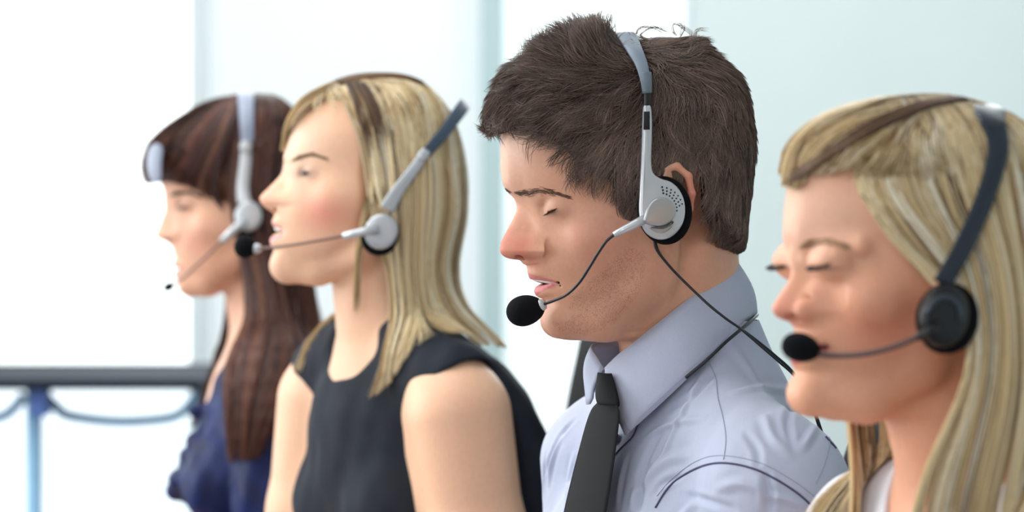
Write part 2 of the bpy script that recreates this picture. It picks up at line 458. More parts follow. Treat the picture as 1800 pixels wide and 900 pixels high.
        # bag under the lash line
        for i in range(5):
            ya = 19.5+i*4.8; yb = ya+4.8
            zz = lambda y: e[2]+(H['lidz']-((y-30.5)/13)**2*3.0)*s
            xx = lambda y: e[0]-.5*s-12.6*math.sqrt(max(1-(H['lidz']/12.4)**2-((y-30.5)/15.5)**2, .02))*s
            F.sub(cone((xx(ya), sg*ya*s, zz(ya)), (xx(yb), sg*yb*s, zz(yb)), .7*s, .7*s), k=1.2*s)
    H['eye_l'] = e
    # cheekbones
    for sg in (-1, 1):
        F.add(ell((e[0]+30*s, sg*46*s, e[2]+26*s), (25*s, 17*s, 20*s)), k=22*s)
        if H.get('jaw'):
            J = [yw.loc(px, v, -yy*s) for px, v, yy in H['jaw']]
            for a, b in zip(J[:-1], J[1:]):
                F.add(cone((a[0], sg*a[1], a[2]), (b[0], sg*b[1], b[2]), 11*s, 11*s), k=14*s)
    # lips: rolled vermilion
    m = yw.loc(*H['mouth'], -23*s)          # mouth corner
    ul = np.array([fl(H['ulip'][0]), H['ulip'][1]]); ll = np.array([fl(H['llip'][0]), H['llip'][1]])
    for sg in (-1, 1):
        for lp, th, ztip in ((ul, 3.6*s, H['gapv']-1.5*s), (ll, H.get('llth', 4.6)*s, H['gapv']+3.5*s)):
            prev = None
            for t in np.linspace(0, 1, 7):
                y = 22*s*t; x = lp[0]+th+(m[0]-lp[0]-th)*t**1.9; v = lp[1]+(m[2]-lp[1])*t**1.7
                r = th*(1-t*.62)
                if prev: F.add(cone(prev[0], (x, sg*y, v), prev[1], r), k=2.2*s)
                prev = ((x, sg*y, v), r)
    # mouth opening
    go = H.get('gap', 2.2)*s
    for t in np.linspace(-1, 1, 13):
        y = 21*s*t; x = (ul[0]+ll[0])/2+(m[0]-(ul[0]+ll[0])/2)*abs(t)**1.9; v = H['gapv']+(m[2]-H['gapv'])*abs(t)**1.7
        F.sub(ell((x+3*s, y, v), (11*s*(1-abs(t)*.45), 4*s, max(.7*s, go*(1-t*t)))), k=1.1*s)
    F.sub(cone((m[0]+1*s, m[1], m[2]), (m[0]+2.5*s, m[1]-1*s, m[2]+3*s), .8*s, .8*s), k=3*s)
    # neck
    for a, b, ra, rb in H['neck']: F.add(cone((fl(a[0]), 0, a[1]), (fl(b[0]), b[2] if len(b) > 2 else 0, b[1]), ra, rb), k=9*s)
    for sg in (-1, 1):
        if 'scm' in H:
            a, b = H['scm']; F.add(cone((fl(a[0]), sg*46*s, a[1]), (fl(b[0]), sg*20*s, b[1]), 9*s, 8*s), k=16*s)
    # ears
    ex, ev = H['ear']; ec = yw.loc(ex, ev, -77*s)
    for sg in (-1, 1):
        es = H.get('ear_s', .92)
        o = lambda dx, dy, dv: (ec[0]+dx*s*es, sg*(73+dy*H.get('ear_f', .55))*s, ec[2]+dv*s*es)
        Rm = rotm('v', -sg*28)
        F.add(ell(o(7, 6, -4), (17*s, 3.4*s, 32*s), Rm), k=5*s)
        F.sub(ell(o(3, 10, -4), (9*s, 6*s, 19*s), Rm), k=3*s)
        hx = [(-8, 2, -12), (-9, 3, -26), (-2, 6, -35), (9, 11, -37), (19, 16, -28), (22, 18, -12), (20, 16, 2), (14, 11, 14), (6, 6, 24), (0, 4, 29)]
        rr = [2.5, 2.8, 3, 3, 3, 2.9, 2.8, 3.2, 4.5, 4.5]
        for i in range(len(hx)-1): F.add(cone(o(*hx[i]), o(*hx[i+1]), rr[i]*s, rr[i+1]*s), k=2.5*s)
        ax_ = [(-3, 6, 12), (7, 9, 10), (12, 12, -4), (8, 10, -20)]
        for i in range(3): F.add(cone(o(*ax_[i]), o(*ax_[i+1]), 2.4*s, 2.4*s), k=3*s)
    F.xf = None
    H['yw'] = yw; H['fl'] = fl; H['m'] = m; H['ul'] = ul; H['ll'] = ll; H['ec'] = ec

def skin_color(V, H, base, blobs):
    yw = H['yw']; X, Y, Z = yw.inv(V[:, 0], V[:, 1], V[:, 2]); s = H['s']
    C = np.tile(np.array(base), (len(V), 1))
    e = H['eye_l']; m = H['m']; prof = H['prof']
    def put(c, r, col, st):
        d = ((X-c[0])/r[0])**2+((np.abs(Y)-c[1])/r[1])**2+((Z-c[2])/r[2])**2
        w = np.clip(np.exp(-d)*st, 0, 1)[:, None]; C[:] = C*(1-w)+np.array(col)*w
    fl = H['fl']
    for c, r, col, st in blobs: put((fl(c[0]), c[1]*s, c[2]), np.array(r)*s, col, st)
    # lips
    lip = np.array(H['lipcol']); ul, ll = H['ul'], H['ll']
    t = np.clip(np.abs(Y)/(24*s), 0, 1.2)
    for lp, hh in ((ul, 2.9), (ll, 4.3)):
        v = lp[1]+(m[2]-lp[1])*t**1.7; x = lp[0]+(m[0]-lp[0])*t**1.9
        w = np.clip((hh*s*(1-.55*t)-np.abs(Z-v))/(1.2*s)+.5, 0, 1)*np.clip((1.05-t)*8, 0, 1)*(np.abs(X-x) < 10*s)
        C[:] = C*(1-w[:, None]*.88)+lip*w[:, None]*.88
    if 'lidcol' in H: put((e[0]-9*s, 31*s, e[2]+H['lidz']*s*H.get('lidk', 1)), (13*s, 14*s, H.get('lidh', 2.4)*s), H['lidcol'], .95)
    # nostril and mouth cavity
    a = yw.loc(*H['ala'], -12.5*s)
    put((a[0]-8.0*s, 8.5*s, a[2]+4.6*s), (5.4*s, 3.6*s, 2.0*s), srgb(96, 42, 38), .95)
    d = (np.abs(Z-(H['gapv']+(m[2]-H['gapv'])*t**1.7)) < (H.get('gap', 2)+.2)*s*(1-t*t)) & (X > (ul[0]+ll[0])/2+5*s+(m[0]-ul[0])*t**1.9) & (X < m[0]+10*s) & (np.abs(Y) < 22*s)
    C[d] = srgb(95, 40, 40)
    return C

def ray_on(bvh, sp, px, py):
    """point on a surface met by the line of sight through (px, py)"""
    d = Vector(((px-900)/FPX, 1, (450-py)/FPX)).normalized()
    h = bvh.ray_cast(Vector((0, 0, CAM_Z)), d)
    return h
def bvh_of(V, Q): return BVHTree.FromPolygons([tuple(v) for v in V], [tuple(int(i) for i in f) for f in Q])
def line_on(bvh, pts, off, n=60):
    L = resample(smooth_line(pts, 8), n); out = []
    for x, y in L:
        h = ray_on(bvh, None, x, y)
        if h[0] is not None: out.append(np.array(h[0]+h[1]*off))
    return np.array(out)

def fieldmesh(F, it=1, lam=.4):
    V, Q = F.mesh(); V = relax(V, Q, it, lam) if it else V
    return V, Q

# torso frame: forward, left (towards camera), down in millimetres
class Torso:
    def __init__(s, x0, v0, yaw, sc, pitch=0, y0=0):
        a = math.radians(yaw); s.o = np.array((x0, y0, v0), float); s.sc = sc; p = math.radians(pitch)
        f = np.array((-math.cos(a), -math.sin(a), 0)); s.l = np.array((math.sin(a), -math.cos(a), 0)); d = np.array((0, 0, 1.))
        s.f = f*math.cos(p)+d*math.sin(p); s.d = d*math.cos(p)-f*math.sin(p)
    def __call__(s, f, l, d): return s.o+s.sc*(s.f*f+s.l*l+s.d*d)
    def ell(s, c, r):
        R = np.stack([s.f, s.l, s.d]); return ell(s(*c), np.array(r)*s.sc, R)
    def cone(s, a, b, ra, rb): return cone(s(*a), s(*b), ra*s.sc, rb*s.sc)
def torso_shapes(T, g, woman=False, shW=178, bust=1.0):
    """list of (prim, k); g = how much looser than skin (mm)"""
    out = []
    k = T.sc
    w = .88 if woman else 1
    out.append((T.ell((10, 0, 190), (100*w+g, 150*w+g, 170+g)), 30*k))
    out.append((T.ell((0, 0, 110), (70*w+g, 150*w+g, 90+g)), 30*k))
    out.append((T.ell((5, 0, 350), (90*w+g, 128*w+g, 160+g)), 40*k))
    out.append((T.ell((0, 0, 500), (105+g, 160+g, 110+g)), 40*k))
    for sg in (-1, 1):
        out.append((T.cone((-5, sg*38, 15), (5, sg*(shW-25), 58), 30+g, 36+g), 30*k))
        if woman: out.append((T.ell((75-14*(1-bust)*4, sg*68, 205), (58*bust+g, 56+g, 58+g)), 25*k))
        else: out.append((T.ell((60, sg*72, 165), (52+g, 70+g, 60+g)), 35*k))
    return out
def arm_shapes(T, g, shW=178, woman=False, elb=(30, 30), sides=(-1, 1), shd=82):
    out = []; k = T.sc; r = .86 if woman else 1
    for sg in sides:
        sh = (10, sg*shW, shd); el = (elb[0] if sg > 0 else elb[1], sg*(shW+28), 345); wr = (245, sg*(shW-20), 380)
        out.append((T.cone(sh, ((sh[0]+el[0])/2, (sh[1]+el[1])/2, (sh[2]+el[2])/2), 52*r+g, 46*r+g), 28*k))
        out.append((T.cone(((sh[0]+el[0])/2, (sh[1]+el[1])/2, (sh[2]+el[2])/2), el, 46*r+g, 38*r+g), 16*k))
        out.append((T.cone(el, wr, 38*r+g, 25*r+g), 14*k))
    return out
def hand_shapes(T, shW=178):
    out = []; k = T.sc
    for sg in (-1, 1):
        w = (255, sg*(shW-22), 382)
        out.append((T.ell((w[0]+48, w[1], w[2]+2), (46, 36, 15)), 10*k))
        for i, L in enumerate((66, 74, 70, 56)):
            y = w[1]+(-27+i*18)*(-sg)
            a = (w[0]+80, y, w[2]); b = (w[0]+80+L*.55, y*1.0, w[2]-4); c = (w[0]+80+L*.95, y, w[2]+12)
            out.append((T.cone(a, b, 9.5, 8.5), 5*k)); out.append((T.cone(b, c, 8.5, 7), 4*k))
        out.append((T.cone((w[0]+20, w[1]-sg*28, w[2]), (w[0]+55, w[1]-sg*50, w[2]+3), 12, 10), 8*k))
        out.append((T.cone((w[0]+55, w[1]-sg*50, w[2]+3), (w[0]+82, w[1]-sg*52, w[2]+5), 10, 8), 5*k))
    return out
def leg_shapes(T, g):
    out = []; k = T.sc
    for sg in (-1, 1):
        out.append((T.cone((20, sg*85, 530), (400, sg*105, 545), 78+g, 58+g), 30*k))
        out.append((T.cone((400, sg*105, 545), (390, sg*105, 930), 56+g, 38+g), 12*k))
        if g < 8: out.append((T.cone((370, sg*105, 965), (540, sg*115, 980), 36+g, 26+g), 12*k))
    return out

# ------------------------------------------------------------------ hair tools
def hair_cap(sp, H, outline, region, parent, col, step=3, B=80, Dm=58, name='hair', inset=3.0):
    """thick cap of hair: outline inflated sideways, cut at the hairline; returns (object, full field, verts, quads)"""
    s = H['s']; yw = H['yw']; fl = H['fl']
    PO = Poly2([(fl(x), v) for x, v in smooth_line(outline, 3, True)], 40)
    PR = Poly2([(fl(x), v) for x, v in region], 60)
    O = np.array(outline); ex = 30
    G = Field(axis((O[:, 0].min()-ex-20, step), O[:, 0].max()+ex+20), axis((-100*s, step), 100*s), axis((O[:, 1].min()-ex, step), O[:, 1].max()+ex)); G.xf = yw
    def hf(X, Y, V):
        D = -PO(X+0*Y, V+0*X*Y)-inset; m = Dm*s
        q = 1-np.clip(D, -40, m)/m
        return (np.sqrt((Y/(B*s))**2+q**2)-1)*m*.93
    G.F[:] = hf(*yw.inv(G.ax[0][:, None, None], G.ax[1][None, :, None], G.ax[2][None, None, :]))
    full = Field(*G.ax); full.F = G.F.copy()
    tn = math.tan(math.radians(H['yaw']))
    G.isect(lambda X, Y, V: PR(X+70*s*tn*np.clip(np.abs(Y)/(70*s), 0, 1)+0*V, V+0*X*Y), 10)
    cv, cq = fieldmesh(G, 2, .5)
    cap = make(name, sp.w(cv), cq, M['hair_base'], parent, col=np.tile(np.array(col), (len(cv), 1)))
    return cap, full, cv, cq
def hair_sheet(sp, guides, N, K, rad, pal, parent, seed, depth=8, spread=1.0, name='hair_strands', wave=3.0, lenj=.06, coll=(), side=-1, root=.5):
    """long strands blended between neighbouring guide locks; pal: list of (colour, weight)"""
    g = np.random.default_rng(seed)
    Gd = np.array([resample(smooth_line(Us(q), 8), K) for q in guides]); n = len(Gd)
    seg = np.linalg.norm(Gd[1:]-Gd[:-1], axis=2).mean(1); pr = seg/seg.sum()
    i = g.choice(n-1, N, p=pr); f = g.random(N)
    # strands gather into locks
    lk = i*7+np.floor(f*7); lid = lk.astype(int); ctr = (np.floor(f*7)+.5)/7
    pull = np.linspace(.1, .75, K)[None]*np.ones((N, 1))
    ff = f[:, None]*(1-pull*.6)+ctr[:, None]*pull*.6
    C = Gd[i]*(1-ff[:, :, None])+Gd[i+1]*ff[:, :, None]
    lr = g.normal(size=(n*7+8, 6)); t = np.linspace(0, 1, K)
    wv = np.stack([np.sin(t[None]*(4+lr[lid, 0:1])+lr[lid, 1:2]*3)*t[None]*wave, 0*t[None]+0*lr[lid, 0:1], np.zeros((N, K))], 2)
    C = C+wv
    C[:, :, 1] += (g.random(N)*depth)[:, None]+(lr[lid, 2]*1.5)[:, None]
    C += g.normal(size=(N, 1, 3))*np.array([1.2, .6, .8])*spread
    C += np.cumsum(g.normal(size=(N, K, 3))*.25*spread, axis=1)
    lay = g.random(N)**1.5
    for fld_, off, bias in coll:
        wantf = np.repeat(off[0]+(off[1]-off[0])*lay, K); act = np.arange(N*K); Pf = C.reshape(-1, 3).copy()
        for it in range(34):
            d = fld_.sample(Pf[act]); m_ = d < wantf[act]-.2; act = act[m_]; d = d[m_]
            if not len(act): break
            gr = fld_.grad(Pf[act], 3.); gr[:, 1] += bias*side; gr /= np.maximum(np.linalg.norm(gr, axis=1, keepdims=True), .3)
            Pf[act] += gr*np.minimum(wantf[act]-d, 16)[:, None]*.8
            if it == 26: C = Pf.reshape(N, K, 3); C[:, 1:-1] = C[:, 1:-1]*.4+.3*(C[:, :-2]+C[:, 2:]); Pf = C.reshape(-1, 3).copy(); act = np.arange(N*K)
        C = Pf.reshape(N, K, 3)
    C[:, 1:-1] = C[:, 1:-1]*.5+.25*(C[:, :-2]+C[:, 2:])
    tr = 1-np.abs(g.normal(size=N))*lenj
    for j in range(N):
        if tr[j] < .98: C[j] = resample(C[j][:max(3, int(K*tr[j])+1)], K)
    cols = np.array([c for c, _ in pal]); w = np.array([w for _, w in pal]); w = w/w.sum()
    lc = g.choice(len(cols), n*7+8, p=w); sc = g.choice(len(cols), N, p=w)
    m = (g.random(N) < .62)[:, None]
    c = np.where(m, cols[lc[lid]], cols[sc])*(1+g.normal(size=(N, 1))*.08)
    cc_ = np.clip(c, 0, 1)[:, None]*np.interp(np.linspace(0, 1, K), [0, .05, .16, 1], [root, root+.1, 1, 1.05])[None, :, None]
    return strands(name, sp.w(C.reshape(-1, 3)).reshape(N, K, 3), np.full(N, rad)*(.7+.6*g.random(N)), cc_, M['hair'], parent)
def hair_fill(sp, full, cv, cq, guides, N, K, rad, pal, parent, seed, L=80, root=.8):
    """shorter strands rooted all over the cap, following the nearest guide locks"""
    g = np.random.default_rng(seed)
    GP, GT = [], []
    for q in guides:
        P = resample(smooth_line(Us(q), 8), 30); GP.append(P[:-6]); GT.append(np.gradient(P, axis=0)[:-6])
    GP = np.concatenate(GP); GT = np.concatenate(GT); GT /= np.linalg.norm(GT, axis=1, keepdims=True)
    tri = np.concatenate([cq[:, :3], cq[:, [0, 2, 3]]]); a, b_, c = cv[tri[:, 0]], cv[tri[:, 1]], cv[tri[:, 2]]
    ar = np.linalg.norm(np.cross(b_-a, c-a), axis=1)*np.where(np.abs(full.sample((a+b_+c)/3)) < 3, 1, 0)*np.where((a[:, 1]) < 40, 1, .3)
    sel = g.choice(len(tri), N, p=ar/ar.sum()); r1, r2 = g.random(N), g.random(N); sw = r1+r2 > 1; r1[sw] = 1-r1[sw]; r2[sw] = 1-r2[sw]
    p = a[sel]+(b_-a)[sel]*r1[:, None]+(c-a)[sel]*r2[:, None]; cur = np.zeros((N, K, 3)); cur[:, 0] = p-full.grad(p)
    hg = g.random(N); NG = N//9; st = L*(.6+.6*g.random(N))/(K-1)
    for j in range(1, K):
        d = np.zeros((N, 3))
        for c0 in range(0, N, 3000):
            dd = ((p[c0:c0+3000, None]-GP[None])**2).sum(2); w = 1/(dd+60)**2; d[c0:c0+3000] = (w/w.sum(1, keepdims=True))@GT
        n_ = full.grad(p, 3.); d -= n_*np.sum(d*n_, 1, keepdims=True); d /= np.maximum(np.linalg.norm(d, axis=1, keepdims=True), .05)
        p = p+d*st[:, None]; ds = full.sample(p); want = 1+4*hg*math.sin(math.pi*min(1, j/K)); p = p+full.grad(p, 3.)*(want-ds)[:, None]*.8; cur[:, j] = p
    gi = np.concatenate([((cur[c0:c0+3000, None, 0]-cur[None, :NG, 0])**2).sum(2).argmin(1) for c0 in range(0, N, 3000)])
    cl = np.linspace(0, .6, K)[None, :, None]; cur = cur*(1-cl)+(cur[gi]+(cur[:, :1]-cur[gi][:, :1])*.4)*cl
    cols = np.array([c for c, _ in pal]); w = np.array([w for _, w in pal]); w = w/w.sum()
    m = (g.random(N) < .5)[:, None]; c = np.where(m, cols[g.choice(len(cols), NG, p=w)[gi]], cols[g.choice(len(cols), N, p=w)])
    return strands('hair_strands', sp.w(cur.reshape(-1, 3)).reshape(N, K, 3), np.full(N, rad), np.clip(c, 0, 1)*1., M['hair'], parent)
# ------------------------------------------------------------------ headset tools
class Rig:
    """places headset pieces beside a head: (px, v, yl) with yl the sideways distance from the face's middle plane"""
    def __init__(s, sp, H): s.sp, s.H, s.yw = sp, H, H['yw']
    def L(s, p): return np.array(s.yw.loc(p[0], p[1], p[2]))
    def W(s, P):
        P = np.asarray(P, float).reshape(-1, 3)
        return s.sp.w(np.stack(s.yw.fwd(P[:, 0], P[:, 1], P[:, 2]), 1))
    def P(s, pts): return s.W(np.array([s.L(p) for p in pts]))
    def dirw(s, d):
        a = s.W([[s.H['pv'], 0, 0]])[0]; b = s.W([[s.H['pv']+d[0], d[1], d[2]]])[0]; v = b-a; return v/np.linalg.norm(v)
def strap(R, pts, name, m, parent, th, mirror=False, n=5):
    """pts (px, v, yl, half width)"""
    A = np.array([list(R.L(p))+[p[3]] for p in pts]); A = smooth_line(A, n)
    C = np.array([R.H['cx'], 0, R.H['cv']])
    T = np.gradient(A[:, :3], axis=0); T /= np.linalg.norm(T, axis=1, keepdims=True)
    rad = A[:, :3]-C; rad[:, 0] *= .15; rad -= T*np.sum(rad*T, 1, keepdims=True); rad /= np.linalg.norm(rad, axis=1, keepdims=True)
    wv = np.cross(T, rad)*A[:, 3:4]
    if mirror:
        for q in (A, rad, wv): q[:, 1] *= -1
    k = R.sp.k
    P = R.W(A[:, :3]); Wd = R.W(A[:, :3]+wv)-P; Nn = (R.W(A[:, :3]+rad)-P)/k
    b = MB(); b.ribbon(P, Wd, Nn, th*k)
    return b.build(name, m, parent)
def plate(R, outline, yf, th, name, m, parent, mirror=False, lev=((0, 0), (0, .55), (.35, .85), (1.0, 1.0)), bev=4, closed=True, n=3):
    """thick plate from an outline (px, v); yf(v) gives its sideways distance; edges rounded"""
    O = smooth_line(outline, n, True) if n > 1 else np.array(outline, float)
    Ar = np.sum(O[:, 0]*np.roll(O[:, 1], -1)-np.roll(O[:, 0], -1)*O[:, 1])
    t = np.roll(O, -1, 0)-np.roll(O, 1, 0); t /= np.maximum(np.linalg.norm(t, axis=1, keepdims=True), 1e-6)
    nin = np.stack([-t[:, 1], t[:, 0]], 1)*(1 if Ar > 0 else -1)
    V = []
    for ins, h in lev:
        for p in O+nin*ins*bev: q = R.L((p[0], p[1], yf(p[0], p[1]))); q[1] -= h*th; V.append(q)
    V = np.array(V)
    if mirror: V[:, 1] *= -1
    N = len(O); F = [(j*N+i, j*N+(i+1) % N, (j+1)*N+(i+1) % N, (j+1)*N+i) for j in range(len(lev)-1) for i in range(N)]
    F += [tuple(range(N))[::-1], tuple((len(lev)-1)*N+i for i in range(N))]
    b = MB(); b.add(R.W(V), F); return b.build(name, m, parent)
def ovl(cx, cy, rx, ry, tilt=0, n=16):
    a = math.radians(tilt)
    return [(cx+rx*math.cos(t)*math.cos(a)-ry*math.sin(t)*math.sin(a), cy+rx*math.cos(t)*math.sin(a)+ry*math.sin(t)*math.cos(a)) for t in np.arange(n)/n*2*math.pi]
def mic_foam(R, c, ax_to, rl, rr, name, m, parent):
    """egg shaped foam at c with its long axis towards ax_to"""
    a = R.P([c])[0]; b_ = R.P([ax_to])[0]; d = b_-a; d /= np.linalg.norm(d); k = R.sp.k
    prof = []
    for t in np.linspace(0, math.pi, 22):
        h = -math.cos(t); r = math.sin(t)*(1-.10*h)
        prof.append((max(r, .0001)*rr*k, h*rl*k))
    b = MB(); b.lathe(a, d, prof, 32); return b.build(name, m, parent)
def office_chair(sp, T, Th, label, fb, vtop, lw=200, people=(), lean=110, df=0):
    """swivel chair: Th is the chair's own frame; vtop the picture height of its back's top edge"""
    org = sp.w([T(0, 0, 0)])[0]; hz = .445
    pos = sp.w([Th(-20, 0, 0)])[0]
    t = thing('office_chair', (pos[0], pos[1], 0), label, 'chair')
    fb_ = fb
    def Pm(f, l, z): q = sp.w([Th(f, l, 0)])[0]; return np.array((q[0], q[1], z))
    ztop = CAM_Z+(450-vtop)*sp.k
    o0, ef, el_ = sp.w([Th(0, 0, 0)])[0], sp.w([Th(1, 0, 0)])[0], sp.w([Th(0, 1, 0)])[0]; ef = ef-o0; el_ = el_-o0
    for pe in people:
        co = np.zeros(len(pe.data.vertices)*3, np.float32); pe.data.vertices.foreach_get('co', co); co = co.reshape(-1, 3)+np.array(pe['_org'])
        q = co-o0; f_ = q@ef/(ef@ef); l_ = q@el_/(el_@el_)
        m_ = (co[:, 2] > .5) & (co[:, 2] < ztop) & (np.abs(l_) < lw+15)
        if m_.any(): need = -(f_[m_]+(co[m_, 2]-.6)*lean).min()+16; print('chair back needs', round(float(need)), 'has', fb_); fb_ = max(fb_, need)
        m_ = (f_ > -230+df) & (f_ < 330+df) & (np.abs(l_) < 230) & (co[:, 2] > .3) & (co[:, 2] < .7)
        if m_.any(): hz = min(hz, float(co[m_, 2].min())-.004)
    def pad(name, mp, us, ws, th, m):
        """rounded pad over (u, w) in -1..1; mp(u, w, side) -> point"""
        n = 13; V = []; F = []
        for sd in (0, 1):
            for i in range(n):
                for j in range(n): V.append(mp(-1+2*i/(n-1), -1+2*j/(n-1), sd))
        for i in range(n-1):
            for j in range(n-1):
                a = i*n+j; F.append((a, a+1, a+n+1, a+n)); a += n*n; F.append((a+n, a+n+1, a+1, a))
        bd = [j for j in range(n)]+[i*n+n-1 for i in range(1, n)]+[(n-1)*n+j for j in range(n-2, -1, -1)]+[i*n for i in range(n-2, 0, -1)]
        for k in range(len(bd)): p, q = bd[k], bd[(k+1) % len(bd)]; F.append((q, p, p+n*n, q+n*n))
        b = MB(); b.add(V, F); o = b.build(name, m, t); 
        b2 = o.modifiers.new('subdivision', 'SUBSURF'); b2.levels = b2.render_levels = 1
        return o
    def sq(u, w, p=5): r = (abs(u)**p+abs(w)**p)**(1/p); m_ = max(abs(u), abs(w), 1e-6); return u*m_/max(r, 1e-6), w*m_/max(r, 1e-6)
    def seat(u, w, sd):
        a, b = sq(u, w); return Pm(60+df+a*225, b*200, hz-.085*sd+(0.0 if not sd else .0)-.02*(abs(a)**3+abs(b)**3)*(1-sd))
    def back(u, w, sd):
        a, b = sq(u, w, 4); z = (ztop+.56)/2+b*(ztop-.56)/2
        return Pm(-fb_-(z-.6)*lean-sd*38+14*(a*a), a*lw, z)
    pad('seat', seat, 0, 0, 0, M['chair_cloth']); bk = pad('backrest', back, 0, 0, 0, M['chair_cloth'])
    b = MB(); b.tube([Pm(0, 0, hz-.09), Pm(-fb_*.7, 0, hz-.10), Pm(-fb_-45, 0, hz-.02), Pm(-fb_-60, 0, .75)], .018, 10); b.build('back_bracket', M['black'], t)
    b = MB(); b.tube([Pm(0, 0, .10), Pm(0, 0, hz-.08)], .028, 16); b.build('column', M['black'], t)
    for i in range(5):
        a = i*2*math.pi/5+.3; c = Pm(0, 0, .10); e_ = c+np.array((math.cos(a)*.2, math.sin(a)*.2, -.03))
        b = MB(); b.tube([c, e_], [.024, .016], 10); lg = b.build('leg', M['black'], t)
        b = MB(); b.lathe(e_+np.array((0, 0, -.042))-np.array((math.sin(a), -math.cos(a), 0))*.02, (math.sin(a), -math.cos(a), 0), [(.0001, 0), (.024, 0), (.027, .006), (.027, .034), (.024, .04), (.0001, .04)], 20); b.build('caster', M['black'], lg)
    return t
M['chair_cloth'] = mat('black_chair_cloth', srgb(20, 24, 28), .9, noise=(300, .2, 2))
def small_hairs(sp, H, bv, man, name, rows, n, L, rad, col, seed=1, lift=.0005, th_=.02):
    g = np.random.default_rng(seed); R = np.array(rows, float); out = []
    for _ in range(n):
        t = g.random()*(len(R)-1); i = int(t); f = t-i; q = R[i]*(1-f)+R[min(i+1, len(R)-1)]*f
        x, y = q[0]+g.normal(), q[1]+g.normal()*q[4]; l = L*(.6+.6*g.random()); d = q[2:4]/np.linalg.norm(q[2:4])+g.normal(size=2)*.15
        pts = []
        for u in np.linspace(0, 1, 5):
            h = ray_on(bv, sp, x+d[0]*l*u, y+d[1]*l*u)
            if h[0] is None: break
            pts.append(np.array(h[0]+h[1]*(lift*(.2+u))))
        if len(pts) == 5 and abs(pts[0][1]-pts[-1][1]) < th_: out.append(pts)
    if out:
        A = np.array(out); c = np.array(col)*(1+g.normal(size=(len(A), 1))*.2)
        strands(name, A, np.full(len(A), rad), np.clip(c, 0, 1), M['hair'], man)
def lashes(sp, H, man, col, rad, n=70, L0=6.5, seed=9, up=False):
    e = H['eye_l']; yw = H['yw']; s = H['s']
    for sg in (-1, 1):
        g = np.random.default_rng(seed); out = []
        for i in range(n):
            yy = 20+24*g.random(); zc = H['lidz']-((yy-30.5)/13)**2*3.0
            x = e[0]-.7*s-12.6*math.sqrt(max(1-(zc/12.4)**2-((yy-30.5)/15.5)**2, .02))*s; v = e[2]+(zc-.5)*s
            L = (L0+2*g.random())*s*(.75+.25*(yy-21)/22); dy = (yy-31)/16*.8
            out.append([yw.fwd(x-L*(.62*u-.12*u*u), sg*(yy*s+dy*L*u), v+L*((.62*u-.25*u*u) if not up else (.3*u-.7*u*u))+g.normal()*.2) for u in np.linspace(0, 1, 6)])
        A = np.array([sp.w(o) for o in out]); strands('eyelashes', A, np.full(len(A), rad), np.tile(col, (len(A), 1)), M['hair'], man)

def surf_y(full, yw, px, v, off, s):
    """outermost sideways distance at which a hair surface is met at (px, v)"""
    ys = np.arange(-95*s, 0, 2.); P = np.array([yw.fwd(*yw.loc(px, v, y)) for y in ys]); d = full.sample(P)
    m = np.nonzero(d <= off)[0]
    return ys[m[0]] if len(m) else None
